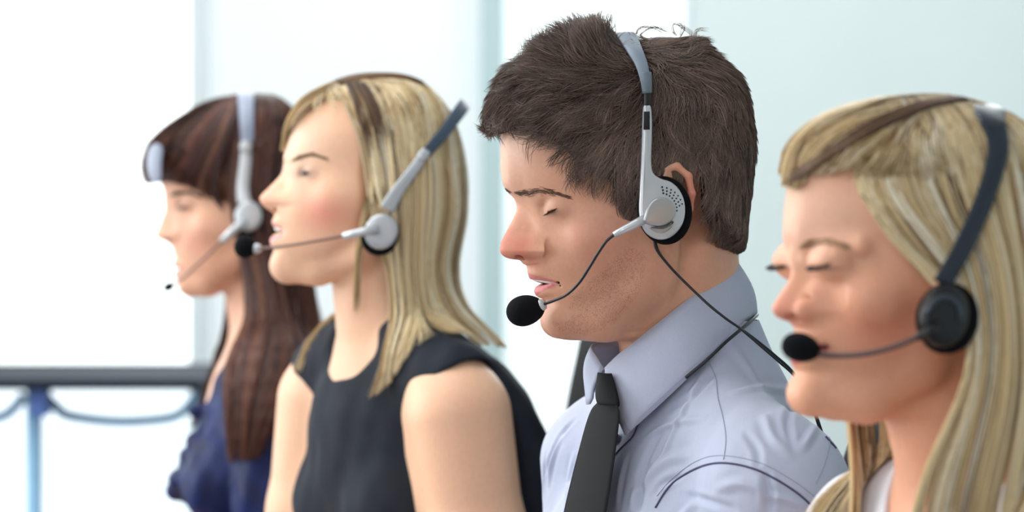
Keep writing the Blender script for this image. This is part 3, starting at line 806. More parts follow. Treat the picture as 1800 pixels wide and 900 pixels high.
# ------------------------------------------------------------------ room
def build_room():
    def quad(name, V, F, m): return tag(make(name, V, F, m, smooth=False, origin=np.array(V).mean(0)), kind='structure')
    wall = mat('white_wall_paint', srgb(224, 233, 234), .9, spec=.1, noise=(3, .012, 2))
    wallg = mat('pale_grey_green_wall_paint', srgb(214, 226, 226), .9, spec=.1, noise=(3, .012, 2))
    pil = mat('blue_grey_frame_paint', srgb(176, 198, 200), .7)
    carpet = mat('grey_carpet', srgb(120, 124, 130), .95, noise=(60, .15, 4))
    ceil = mat('ceiling_paint', srgb(240, 240, 240), .9)
    glow = mat('daylit_blind', (.96, 1, 1), .9, emit=1.25)
    glow2 = mat('daylit_frosted_pane', (.93, .99, 1), .9, emit=.62)
    low = mat('daylit_lower_panel', (.86, .94, 1), .9, emit=.72)
    YB = 6.2
    X = lambda px: (px-900)/FPX*YB
    Z = lambda py: CAM_Z+(450-py)/FPX*YB
    def slab(name, lo, hi, m, kind='structure'):
        b = MB(); b.box(lo, hi); o = b.build(name, m, smooth=False, origin=((lo[0]+hi[0])/2, (lo[1]+hi[1])/2, lo[2])); tag(o, kind=kind); return o
    slab('floor', (-3.6, -2.2, -.1), (3.2, YB+.2, 0), carpet)
    slab('ceiling', (-3.6, -2.2, 2.85), (3.2, YB+.2, 2.95), ceil)
    # back wall, in pieces either side of its windows
    wallw = mat('bright_white_panel', srgb(240, 246, 248), .9, spec=.1)
    slab('wall_back', (X(350), YB, 0), (X(845), YB+.15, 2.85), wallw)
    slab('wall_back.001', (X(1212), YB, 0), (3.2, YB+.15, 2.85), wallg)
    slab('trim_1', (X(846), YB-.10, 0), (X(886), YB+.15, 2.85), pil)
    slab('trim_2', (X(336), YB-.05, 0), (X(350), YB+.15, 2.85), wall)
    slab('trim_3', (X(1204), YB-.01, 0), (X(1212), YB+.15, 2.85), wall)
    w1 = slab('window_1', (-3.6, YB+.08, Z(662)), (X(337), YB+.12, 2.85), glow)
    slab('window_2', (-3.6, YB+.06, 0), (X(337), YB+.12, Z(664)), low)
    slab('window_3', (X(886), YB+.08, 0), (X(1204), YB+.12, 2.85), glow2)
    slab('wall_right', (3.2, -2.2, 0), (3.35, YB+.15, 2.85), wallg)
    slab('wall_left', (-3.75, -2.2, 0), (-3.6, YB+.15, 2.85), wall)
    slab('baseboard_back', (X(1212), YB-.02, 0), (3.2, YB, .1), wall)
    # table in front of the tall window
    YT = 4.6
    P = lambda px, py, y=YT: np.array(((px-900)/FPX*y, y, CAM_Z+(450-py)/FPX*y))
    tt = mat('slate_grey_tabletop_edge', srgb(30, 38, 50), .8, spec=.15)
    tl = mat('pale_blue_steel', srgb(128, 172, 204), .4, metal=.2)
    a = P(0, 683); 
    x0, x1 = P(-260, 683)[0], P(352, 683)[0]; z1 = P(0, 667)[2]; z0 = P(0, 686)[2]
    t = thing('office_table', ((x0+x1)/2, YT+.3, 0), 'long office table with dark slate top and pale blue steel frame before the bright window', 'table')
    b = MB(); b.box((x0, YT, z0), (x1, YT+.7, z1)); b.build('tabletop', tt, t, smooth=False, bevel=.004)
    for px, yy in ((60, YT+.06), (60, YT+.62), (-235, YT+.06), (-235, YT+.62), (352, YT+.62)):
        x = P(px, 0, yy)[0]; b = MB(); b.tube([(x, yy, 0), (x, yy, z0)], .016, 14); b.build('leg', tl, t)
    for c0, c1 in ((78, 345), (-200, 42)):
        pts = [(c0, 694), (c0+22, 716), (c0+45, 731), ((c0+c1)/2, 741), (c1-45, 734), (c1-16, 716), (c1, 694)]
        b = MB(); b.tube(smooth_line([P(x, y, YT+.10) for x, y in pts], 6), .0105, 10); b.build('curved_brace', tl, t)
    b = MB(); b.box((P(45, 0)[0], YT+.04, P(0, 735)[2]), (P(75, 0)[0], YT+.09, z0)); b.build('bracket', mat('blue_bracket', srgb(78, 110, 180), .5), t, smooth=False, bevel=.003)
build_room()

# ------------------------------------------------------------------ headset parts
def ring_pod(b, c, n, r, prof, ux=None, sx=1, sy=1): b.lathe(c, n, [(q*r, h) for q, h in prof], 36, sx, sy, ux)

# ------------------------------------------------------------------ the man
def build_man():
    sp = Space(2.10); s = FPX/2100.
    H = dict(s=s, pv=1165, yaw=11,
        prof=[(960, 118), (915, 165), (892, 205), (884, 240), (881, 286), (882.5, 308), (885.5, 325), (893, 338), (905, 347), (910, 357), (908, 369), (903, 382), (896, 396),
              (888, 411), (881.5, 425), (879, 438), (882, 447), (890, 453), (902, 456), (913, 457), (921, 460), (925.5, 465), (927, 473), (928, 480), (930, 484.5), (936, 489), (946, 494),
              (951, 499), (944, 504), (939.5, 511), (942.5, 517), (950, 522), (956, 528), (958, 538), (955.5, 547), (953, 557), (954.5, 569), (961, 579), (973, 587), (989, 592), (1006, 594), (1024, 598), (1045, 599), (1066, 598)],
        iN=9, iS=20, v_brow=336, v_mouth=494, v_chin=580,
        close=[(1100, 575), (1140, 530), (1175, 440), (1200, 300), (1150, 120)],
        cran=[((1100, 238), (208, 150, 158)), ((1150, 250), (165, 155, 150))],
        ala=(936, 439), eye=(988, 363), lidz=5.2, ridge=.9,
        jaw=[(1150, 405, 58), (1128, 505, 47), (1060, 566, 30), (990, 565, 14)],
        mouth=(981, 496), ulip=(931, 485), llip=(941, 511), gapv=496, gap=2.6, llth=5.4,
        neck=[((1190, 400), (1206, 640), 104, 108), ((1206, 640), (1245, 800), 108, 120), ((1150, 480), (1190, 640), 80, 92)],
        scm=((1205, 440), (1150, 650)), ear=(1172, 364),
        lipcol=srgb(206, 116, 120))
    F = Field(axis((760, 8), (866, 1.6), (1250, 3), (1340, 8), 1560), axis((-520, 9), (-215, 4), (-170, 1.7), (-40, 2.2), (10, 4), (180, 9), 480),
              axis((60, 5), (225, 1.6), (640, 5), (760, 9), 1990))
    T = Torso(1206, 672, 23, s, pitch=6)
    skin_parts = [(p, k) for p, k in torso_shapes(T, 0, shW=162)+arm_shapes(T, 0, 162)+hand_shapes(T, 162)+leg_shapes(T, 0)]
    build_head(F, H)
    for p, k in skin_parts: F.add(p, k)
    V, Q = fieldmesh(F, 1, .35)
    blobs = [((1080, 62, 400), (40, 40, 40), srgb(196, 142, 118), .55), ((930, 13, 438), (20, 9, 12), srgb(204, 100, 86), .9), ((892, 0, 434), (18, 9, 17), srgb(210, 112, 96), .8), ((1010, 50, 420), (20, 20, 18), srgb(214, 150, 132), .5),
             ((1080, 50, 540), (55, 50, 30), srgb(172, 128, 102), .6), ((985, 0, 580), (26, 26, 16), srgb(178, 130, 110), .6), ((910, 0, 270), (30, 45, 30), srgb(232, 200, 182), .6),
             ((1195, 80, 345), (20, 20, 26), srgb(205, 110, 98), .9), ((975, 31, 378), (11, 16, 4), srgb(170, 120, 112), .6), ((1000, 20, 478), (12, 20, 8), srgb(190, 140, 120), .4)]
    C = skin_color(V, H, srgb(222, 168, 140), blobs)
    man = make('person', sp.w(V), Q, M['skin'], col=C, origin=(sp.w([(1250, 0, 0)])[0][0], 2.10, .46))
    tag(man, 'man with short spiky brown hair, grey-blue shirt and dark tie, looking down', 'person')
    bw = bvh_of(sp.w(V), Q)
    # ---- teeth, brows, lashes
    m_, ul = H['m'], H['ul']
    b = MB(); P = []
    for t in np.linspace(-1, 1, 9):
        y = 19*s*t; x = ul[0]+5.0*s+(m_[0]-ul[0]-4*s)*abs(t)**1.9; P.append(H['yw'].fwd(x, y, 488+(m_[2]-488)*abs(t)**1.7))
    b.tube(sp.w(P), .0030, 8); b.build('upper_teeth', M['teeth'], man)
    small_hairs(sp, H, bw, man, 'eyebrow', [(903, 338, 1, .25, .8), (915, 340, 1, -.1, 2.0), (935, 337, 1, -.1, 3.0), (958, 336, 1, .05, 2.8), (980, 340, 1, .3, 1.8), (998, 346, 1, .35, 1)], 330, 9, .00015, srgb(108, 82, 66), 2)
    small_hairs(sp, H, bw, man, 'eyebrow', [(887, 330, .6, .6, .4), (889, 333, .8, .6, .6), (895, 337, 1, .5, .7)], 60, 4, .0002, srgb(70, 52, 42), 3)
    lashes(sp, H, man, srgb(40, 28, 26), .00020, 150, 8)
    # stubble shading is real tiny hairs on jaw and sideburn
    g = np.random.default_rng(4); out = []
    poly = [(1000, 520), (1060, 470), (1105, 430), (1140, 440), (1130, 510), (1080, 570), (1030, 592), (975, 582), (962, 562), (1000, 560)]
    PS = Poly2(poly, 20)
    while len(out) < 2600:
        x, y = 955+190*g.random(), 425+170*g.random()
        if PS(np.array([x]), np.array([y]))[0] > -6*g.random(): continue
        h = ray_on(bw, sp, x, y)
        if h[0] is None: continue
        p = np.array(h[0]); n = np.array(h[1]); d = np.array((-.3, 0, -1.))+g.normal(size=3)*.3
        out.append([p+n*.0002*u*3+d*.0007*u for u in (0, .5, 1)])
    A = np.array(out); strands('stubble', A, np.full(len(A), .00006), np.tile(srgb(158, 116, 92), (len(A), 1)), M['hair'], man)

    # ---- hair: a thick cap with thousands of strands lying over it
    outline = [(862, 234), (860, 208), (872, 172), (892, 140), (925, 114), (955, 94), (988, 78), (1020, 68), (1048, 68), (1075, 76), (1120, 74), (1170, 70), (1215, 80), (1250, 100), (1283, 125), (1303, 160),
               (1313, 210), (1318, 260), (1314, 320), (1309, 380), (1306, 425), (1290, 446), (1200, 460), (1050, 440), (930, 350), (890, 262)]
    region = [(840, 244), (883, 238), (906, 233), (930, 243), (965, 250), (990, 268), (1004, 285), (1020, 299), (1040, 306), (1060, 317), (1072, 334), (1079, 352), (1087, 374), (1092, 398), (1102, 425), (1128, 432), (1150, 420),
              (1152, 330), (1160, 300), (1185, 290), (1214, 300), (1224, 340), (1226, 372), (1238, 396), (1258, 418), (1282, 444), (1330, 470), (1400, 300), (1350, 0), (800, 0)]
    yw = H['yw']; fl = H['fl']
    cap, full, cv, cq = hair_cap(sp, H, outline, region, man, srgb(46, 34, 28), inset=0)
    # flow directions (picture x, v) traced over the head; lift raises tips off the head
    fld = np.array([ # x, v, dx, dv, lift, len
        (1060, 60, -.15, -1, .9, 54), (1035, 80, -.45, -.9, .9, 54), (1005, 75, -.5, -.9, .8, 50), (960, 95, -.8, -.65, .6, 48), (930, 115, -1, -.15, .4, 60), (890, 145, -1, .35, .2, 60), (870, 190, -.9, .55, .12, 45), (872, 215, -.8, .5, .1, 36),
        (1000, 130, -1, -.1, .15, 75), (1060, 120, -1, .05, .15, 75), (940, 170, -1, .4, .08, 75), (920, 215, -1, .35, .06, 60), (980, 215, -1, .5, .05, 75), (1040, 180, -.9, .5, .05, 75), (1100, 150, -.8, .6, .05, 70),
        (1000, 255, -.8, .5, .03, 55), (1050, 260, -.7, .8, .02, 70), (1100, 230, -.55, .9, .02, 75), (1100, 300, -.3, 1, 0, 60), (1110, 370, -.05, 1, 0, 45), (1085, 340, -.2, 1, 0, 45), (1130, 300, -.1, 1, 0, 60),
        (1095, 95, -.6, -.1, .2, 55), (1150, 85, .5, .1, .1, 50), (1190, 90, .9, .25, .25, 60), (1215, 85, .6, -.4, .7, 36), (1250, 115, .85, .5, .3, 45), (1290, 150, .6, .8, .25, 40), (1160, 140, .1, .9, .05, 70), (1200, 140, .7, .7, .08, 70), (1240, 170, .5, .9, .1, 65),
        (1170, 200, -.1, 1, .03, 70), (1220, 220, -.15, 1, .05, 70), (1270, 220, -.05, 1, .12, 60), (1310, 230, .25, 1, .22, 45), (1200, 280, -.1, 1, 0, 55), (1260, 300, .05, 1, .05, 60), (1305, 300, .12, 1, .12, 50), (1260, 380, .1, 1, 0, 45), (1295, 400, .1, 1, .02, 36), (1165, 280, -.1, 1, 0, 30)])
    g = np.random.default_rng(7)
    N = 26000
    tri = np.concatenate([cq[:, :3], cq[:, [0, 2, 3]]]); a, b_, c = cv[tri[:, 0]], cv[tri[:, 1]], cv[tri[:, 2]]
    cr = np.cross(b_-a, c-a); ar = np.linalg.norm(cr, axis=1)
    ctr = (a+b_+c)/3
    gd = full.grad(ctr, 3.); outer = np.abs(full.sample(ctr)) < 3
    ar = ar*np.where(outer, 1, 0)*np.where(ctr[:, 1] < 40, 1, .35)
    sel = g.choice(len(tri), N, p=ar/ar.sum()); r1, r2 = g.random(N), g.random(N); sw = r1+r2 > 1; r1[sw] = 1-r1[sw]; r2[sw] = 1-r2[sw]
    P = a[sel]+(b_-a)[sel]*r1[:, None]+(c-a)[sel]*r2[:, None]
    def flow(P):
        k = (FPX+P[:, 1])/FPX
        px = 900+(P[:, 0]-900)/k; pv = 450+(P[:, 2]-450)/k
        d2 = (px[:, None]-fld[:, 0])**2+(pv[:, None]-fld[:, 1])**2; w = 1/(d2+150)**1.6; w /= w.sum(1, keepdims=True)
        return w@fld[:, 2:6]
    def lumps(P, f, seed):
        gg = np.random.default_rng(seed); r = 0
        for i in range(6):
            kx = gg.normal(size=3)*f; r = r+np.sin(P@kx+gg.random()*6.28)
        return r/6**.5
    K = 9; cur = np.zeros((N, K, 3)); cur[:, 0] = P-full.grad(P)*2
    fl0 = flow(P); L = fl0[:, 3]*(.7+.55*g.random(N)); st = L/(K-1)
    clump = lumps(P, .09, 3)*.32+lumps(P, .22, 4)*.22
    p = P.copy(); wob = g.normal(size=(N, 3))*.10
    hgt = g.random(N)
    for j in range(1, K):
        q = flow(p); nrm = full.grad(p, 3.)
        ang = clump*(.5+j/K); ca, sa = np.cos(ang), np.sin(ang)
        dx, dv = q[:, 0]*ca-q[:, 1]*sa, q[:, 0]*sa+q[:, 1]*ca
        d = np.stack([dx, np.zeros(N), dv], 1)+wob*(1+j*.2)
        d -= nrm*np.sum(d*nrm, 1, keepdims=True)*.97
        d /= np.maximum(np.linalg.norm(d, axis=1, keepdims=True), .2)
        lift = q[:, 2]*(.6+.6*hgt)*(.5+j/K)
        up = np.stack([q[:, 0], 0*dx, q[:, 1]], 1)
        d = d+nrm*(lift*.8)[:, None]+up*(lift*.8)[:, None]
        d /= np.linalg.norm(d, axis=1, keepdims=True)
        p = p+d*st[:, None]
        dist = full.sample(p); want = 1.0+5.5*hgt*math.sin(math.pi*min(j/K, .95))+np.where(lift > .12, 60, 0)
        low = .5
        fix = np.where(dist < low, low-dist, np.where(dist > want, want-dist, 0))*.6
        p = p+full.grad(p, 3.)*fix[:, None]
        cur[:, j] = p
    NG = 1700; gi = np.zeros(N, int)
    for c0 in range(0, N, 2000):
        dd = ((P[c0:c0+2000, None]-P[None, :NG])**2).sum(2); gi[c0:c0+2000] = dd.argmin(1)
    cl = (np.linspace(0, 1, K)**1.1*.78)[None, :, None]*(.6+.4*g.random((N, 1, 1)))
    tgt = cur[gi]+(cur[:, :1]-cur[gi][:, :1])*(1-np.linspace(0, 1, K)[None, :, None]*.93)
    cur = cur*(1-cl)+tgt*cl
    gtone = 1+g.normal(size=NG)*.22
    base = np.array(srgb(100, 84, 75)); 
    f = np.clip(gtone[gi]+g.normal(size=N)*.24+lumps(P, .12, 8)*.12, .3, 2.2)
    # tone varies at random by clump and strand, and lightens from root to tip
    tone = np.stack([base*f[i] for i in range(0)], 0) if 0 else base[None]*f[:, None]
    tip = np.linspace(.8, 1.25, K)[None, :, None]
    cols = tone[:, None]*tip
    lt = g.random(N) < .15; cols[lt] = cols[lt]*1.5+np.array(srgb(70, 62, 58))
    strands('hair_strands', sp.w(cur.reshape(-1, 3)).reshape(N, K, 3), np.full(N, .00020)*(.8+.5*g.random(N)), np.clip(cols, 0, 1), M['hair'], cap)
    # a few stray wisps on the crown
    W_ = [[(1118, 60, 0), (1125, 48, -5), (1150, 46, -8), (1172, 56, -8)], [(1125, 62, 5), (1140, 52, 0), (1160, 52, 0), (1176, 60, 0)], [(1188, 62, -5), (1180, 50, -8), (1188, 42, -8), (1206, 54, -8), (1222, 66, -8)],
          [(1222, 62, -5), (1226, 52, -8), (1236, 50, -8), (1244, 52, -8)], [(1195, 64, -5), (1200, 50, -8), (1198, 44, -8), (1190, 48, -8)]]
    out = []
    for w in W_:
        c = resample(smooth_line(Us(w), 6), K)
        for i in range(7): out.append(c+g.normal(size=3)*1.4+np.linspace(0, 1, K)[:, None]*g.normal(size=3)*3)
    A = np.array(out); strands('hair_wisps', sp.w(A.reshape(-1, 3)).reshape(len(A), K, 3), np.full(len(A), .0002), np.tile(srgb(110, 88, 66), (len(A), 1)), M['hair'], cap)

    # ---- shirt
    S = Field(axis((860, 6), (925, 2.6), (1490, 6), 1600), axis((-480, 6), (-390, 2.8), (-40, 6), 460), axis((560, 2.6), (925, 9), 1800))
    for p, k in torso_shapes(T, 7, shW=162)+arm_shapes(T, 8, 162): S.add(p, k)
    for p, k in MANX(T): S.add(p, k)
    S.add(cone(U(1218, 585, 0), U(1262, 770, 0), 116, 150), k=30)
    NK = cone(U(1190, 500, 0), U(1225, 720, 0), 100, 112)
    cc = U(1193, 560, 0)
    nn = np.array((.55, -.18, .82)); nn /= np.linalg.norm(nn)    # axis of the neck opening, pointing down the neck
    S.isect(lambda X, Y, V: -((X-cc[0])*nn[0]+(Y-cc[1])*nn[1]+(V-cc[2])*nn[2])-34, 6)
    # folds: soft ridges and creases traced on the cloth
    sv, sq = fieldmesh(S, 0)
    bv = bvh_of(sp.w(sv), sq)
    def on(px, py):
        h = ray_on(bv, sp, px, py)
        if h[0] is None: return None
        q = np.array(h[0]); return np.array((q[0]/sp.k+900, q[1]/sp.k-FPX, 450-(q[2]-CAM_Z)/sp.k)), np.array((h[1][0], h[1][1], -h[1][2]))
    sv, sq = fieldmesh(S, 3, .5)
    nrm = S.grad(sv, 4.); ds = np.zeros(len(sv))
    for pts, r, depth, sign in FOLDS:
        L = resample(smooth_line(pts, 6), 26); C_ = [on(x, y) for x, y in L]; ok = [c[0] for c in C_ if c is not None]
        if len(ok) < 3: continue
        A = np.array(ok); a0, a1 = A[:-1], A[1:]
        near = np.nonzero(np.all((sv > A.min(0)-3*r-8) & (sv < A.max(0)+3*r+8), axis=1))[0]
        p = sv[near]; best = np.full(len(near), 1e9); tt = np.zeros(len(near))
        for i in range(len(a0)):
            e_ = a1[i]-a0[i]; t = np.clip(((p-a0[i])@e_)/max(e_@e_, 1e-6), 0, 1); d_ = np.linalg.norm(p-a0[i]-t[:, None]*e_, axis=1)
            m_ = d_ < best; best[m_] = d_[m_]; tt[m_] = (i+t[m_])/len(a0)
        env = np.sin(np.pi*np.clip(tt*.94+.03, 0, 1))**.6
        ds[near] += sign*depth*1.7*env*(np.exp(-(best/r)**2)-.35*np.exp(-((best-1.9*r)/r)**2))
    gg = np.random.default_rng(3)
    for i in range(14):
        kx = gg.normal(size=3)*np.array([.03, .03, .018]); ds += np.sin(sv@kx+gg.random()*6.28)*.45
    sv = sv+nrm*ds[:, None]
    shirt = make('shirt', sp.w(sv), sq, M['shirt'], man)
    bv = bvh_of(sp.w(sv), sq)
    def seam(name, pts, r, m, off=.0002, n=70):
        P = line_on(bv, pts, off, n)
        if len(P) > 3: b = MB(); b.tube(P, r, 6); b.build(name, m, shirt)
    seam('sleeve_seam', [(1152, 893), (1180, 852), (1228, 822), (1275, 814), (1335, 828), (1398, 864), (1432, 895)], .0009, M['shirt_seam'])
    seam('sleeve_topstitch', [(1155, 872), (1185, 838), (1230, 808), (1275, 801), (1340, 815), (1402, 850), (1440, 880)], .0004, M['stitch'])
    seam('yoke_seam', [(1248, 640), (1258, 665), (1262, 700), (1272, 740), (1276, 775), (1272, 808)], .0005, M['stitch'])
    seam('back_seam', [(1449, 745), (1458, 775), (1447, 820), (1434, 850)], .0005, M['stitch'])
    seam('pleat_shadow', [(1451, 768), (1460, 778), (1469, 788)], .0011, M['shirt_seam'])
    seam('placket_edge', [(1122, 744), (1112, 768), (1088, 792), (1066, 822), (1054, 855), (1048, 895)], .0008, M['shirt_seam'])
    h = ray_on(bv, sp, 1084, 774)
    if h[0] is not None:
        n = np.array(h[1]); b = MB(); b.lathe(np.array(h[0])+n*.001, n, [(0.0001, .0016), (.003, .0016), (.0040, .0024), (.0052, .002), (.0054, .0008), (.005, 0), (.0001, 0)], 24); b.build('button', M['button'], shirt)
    # ---- collar: stand and folded leaves as thick cloth sheets
    def sheet(top, bot, n, mrows, bulge, th, name, parent, mt, edge=None):
        A = resample(smooth_line(Us(top), 8), n); Bm = resample(smooth_line(Us(bot), 8), n)
        rows = []
        cen = U(1200, 600, 0)
        for j in range(mrows+1):
            t = j/mrows; R = A*(1-t)+Bm*t
            o = R-np.array(cen); o[:, 2] = 0; o /= np.maximum(np.linalg.norm(o, axis=1, keepdims=True), 1)
            rows.append(R+o*bulge*math.sin(math.pi*t))
        G_ = np.array(rows)
        Nn = np.cross(np.gradient(G_, axis=1), np.gradient(G_, axis=0)); Nn /= np.maximum(np.linalg.norm(Nn, axis=2, keepdims=True), 1e-6)
        V = np.concatenate([(G_+Nn*th/2).reshape(-1, 3), (G_-Nn*th/2).reshape(-1, 3)]); w = n; o2 = (mrows+1)*n; Fq = []
        for j in range(mrows):
            for i in range(n-1):
                q = (j*w+i, j*w+i+1, (j+1)*w+i+1, (j+1)*w+i); Fq += [q, tuple(k+o2 for k in q[::-1])]
        bd = [i for i in range(n)]+[j*w+n-1 for j in range(1, mrows+1)]+[mrows*w+i for i in range(n-2, -1, -1)]+[j*w for j in range(mrows-1, 0, -1)]
        for i in range(len(bd)): p, q = bd[i], bd[(i+1) % len(bd)]; Fq.append((q, p, p+o2, q+o2))
        o = make(name, sp.w(V), Fq, mt, parent); return o
    collar = sheet([(1297, 470, 60), (1299, 468, 20), (1294, 466, -25), (1262, 488, -72), (1205, 530, -104), (1150, 574, -100), (1112, 605, -82), (1085, 626, -66), (1064, 647, -52)],
          [(1326, 552, 80), (1330, 553, 30), (1325, 556, -20), (1296, 584, -88), (1235, 640, -140), (1190, 683, -146), (1150, 720, -140), (1122, 745, -132), (1099, 765, -122)], 46, 8, 9, 4, 'collar', shirt, M['shirt'])
    sheet([(1295, 472, 30), (1270, 500, 75), (1200, 548, 100), (1130, 580, 88), (1075, 598, 50), (1046, 604, 10), (1040, 612, -14), (1050, 628, -30), (1062, 648, -46)],
          [(1325, 556, 60), (1290, 590, 110), (1200, 640, 140), (1110, 680, 120), (1050, 690, 70), (1028, 650, 20), (1030, 690, -10), (1033, 714, -30), (1042, 700, -44)], 40, 6, 5, 4, 'collar', shirt, M['shirt'])
    # collar stand band inside the leaf
    sheet([(1290, 476, 40), (1292, 474, 0), (1262, 492, -66), (1205, 536, -96), (1150, 580, -92), (1112, 611, -74), (1085, 632, -58), (1062, 652, -40)],
          [(1304, 520, 50), (1306, 520, 0), (1280, 550, -80), (1225, 600, -110), (1170, 640, -106), (1130, 665, -90), (1100, 680, -72), (1070, 684, -46)], 36, 4, 2, 3, 'collar_stand', shirt, M['shirt'])
    # topstitching along the leaf edge
    b = MB(); b.tube(sp.w(smooth_line(Us([(1070, 655, -60), (1104, 754, -131), (1125, 733, -143), (1192, 671, -156), (1238, 630, -150), (1296, 575, -100), (1318, 553, -45)]), 5)), .0003, 6)
    b.build('collar_stitch', M['stitch'], shirt)
    # ---- tie
    fw = T.f; lf = np.array((math.sin(math.radians(23)), -math.cos(math.radians(23)), 0))
    tie = tie_body(sp, T, lf, fw, shirt, man)
    H['full'] = full
    return man, sp, H, T, cap

def tie_body(sp, T, lf, fw, shirt, man):
    def surf(rows, n=15):
        V = []
        for px, py, y, hw, bul in rows:
            c_ = np.array(U(px, py, y))
            for k in range(2*n):
                i = k if k < n else 2*n-1-k
                u = -1+2*i/(n-1); side = 1 if k < n else -1
                V.append(c_+lf*hw*u+fw*(bul*(1-u*u)+side*2.2*(1-abs(u)**4)))
        Fq = []; m2 = 2*n
        for j in range(len(rows)-1):
            for k in range(m2): a = j*m2+k; b = j*m2+(k+1) % m2; Fq.append((a, b, b+m2, a+m2))
        Fq.append(tuple(range(m2))[::-1]); Fq.append(tuple((len(rows)-1)*m2+k for k in range(m2)))
        return V, Fq
    R = smooth_line([(1071, 706, -92, 36, 8), (1067, 712, -95, 44, 10), (1064, 724, -99, 58, 9), (1058, 750, -105, 66, 8), (1048, 800, -113, 74, 7), (1038, 850, -119, 80, 7), (1027, 905, -125, 84, 7), (1015, 980, -128, 90, 6), (1000, 1080, -126, 96, 6)], 5)
    V, Fq = surf(R)
    t = make('necktie', sp.w(V), Fq, M['tie'], man)
    V, Fq = surf(smooth_line([(1064, 655, -62, 26, 9), (1066, 672, -74, 34, 13), (1068, 694, -86, 43, 15), (1070, 708, -93, 44, 13), (1071, 713, -94, 38, 7)], 5))
    make('tie_knot', sp.w(V), Fq, M['tie'], t)
    return t
def MANX(T):
    s = T.sc
    return [(T.ell((-38, 0, 130), (58, 115, 115)), 40*s), (T.ell((-10, 0, 40), (60, 75, 60)), 30*s)]
FOLDS = [([(1010, 800), (1000, 850), (990, 895)], 6, 3, 1), ([(960, 800), (955, 850), (950, 895)], 5, 3, -1), ([(1100, 800), (1090, 850), (1085, 895)], 5, 3, 1), ([(1160, 760), (1140, 800), (1120, 850)], 7, 2.5, -1), ([(1310, 760), (1330, 790), (1335, 825)], 6, 2.5, -1), ([(1400, 700), (1385, 740), (1395, 790)], 6, 2.5, -1), ([(1200, 870), (1240, 880), (1290, 895)], 6, 3, -1), ([(1340, 870), (1390, 880), (1420, 895)], 6, 3, 1), ([(1280, 600), (1320, 650), (1350, 700)], 8, 2, 1), ([(1232, 660), (1195, 735), (1170, 790), (1140, 830)], 6, 3, 1), ([(1215, 800), (1170, 812), (1130, 850), (1110, 890)], 9, 4, 1), ([(1140, 826), (1128, 850), (1122, 895)], 8, 5, -1),
         ([(1390, 800), (1360, 770), (1345, 730)], 7, 3, 1), ([(1410, 790), (1440, 740), (1450, 725)], 6, 3, 1), ([(1345, 830), (1352, 870), (1350, 900)], 7, 4, -1), ([(1225, 880), (1205, 900), (1190, 925)], 9, 3, 1),
         ([(990, 760), (975, 800), (965, 850)], 5, 3, 1), ([(1010, 740), (985, 770), (960, 830)], 5, 3, -1), ([(1130, 770), (1180, 745), (1240, 735)], 6, 2.5, 1), ([(1290, 690), (1340, 680), (1390, 690)], 8, 2.5, 1),
         ([(1180, 720), (1225, 690), (1255, 650)], 7, 3, -1), ([(1260, 860), (1300, 850), (1340, 862)], 8, 3, 1), ([(1150, 870), (1165, 850), (1200, 835)], 6, 3, -1)]
man, spm, Hm, Tm, capm = build_man()

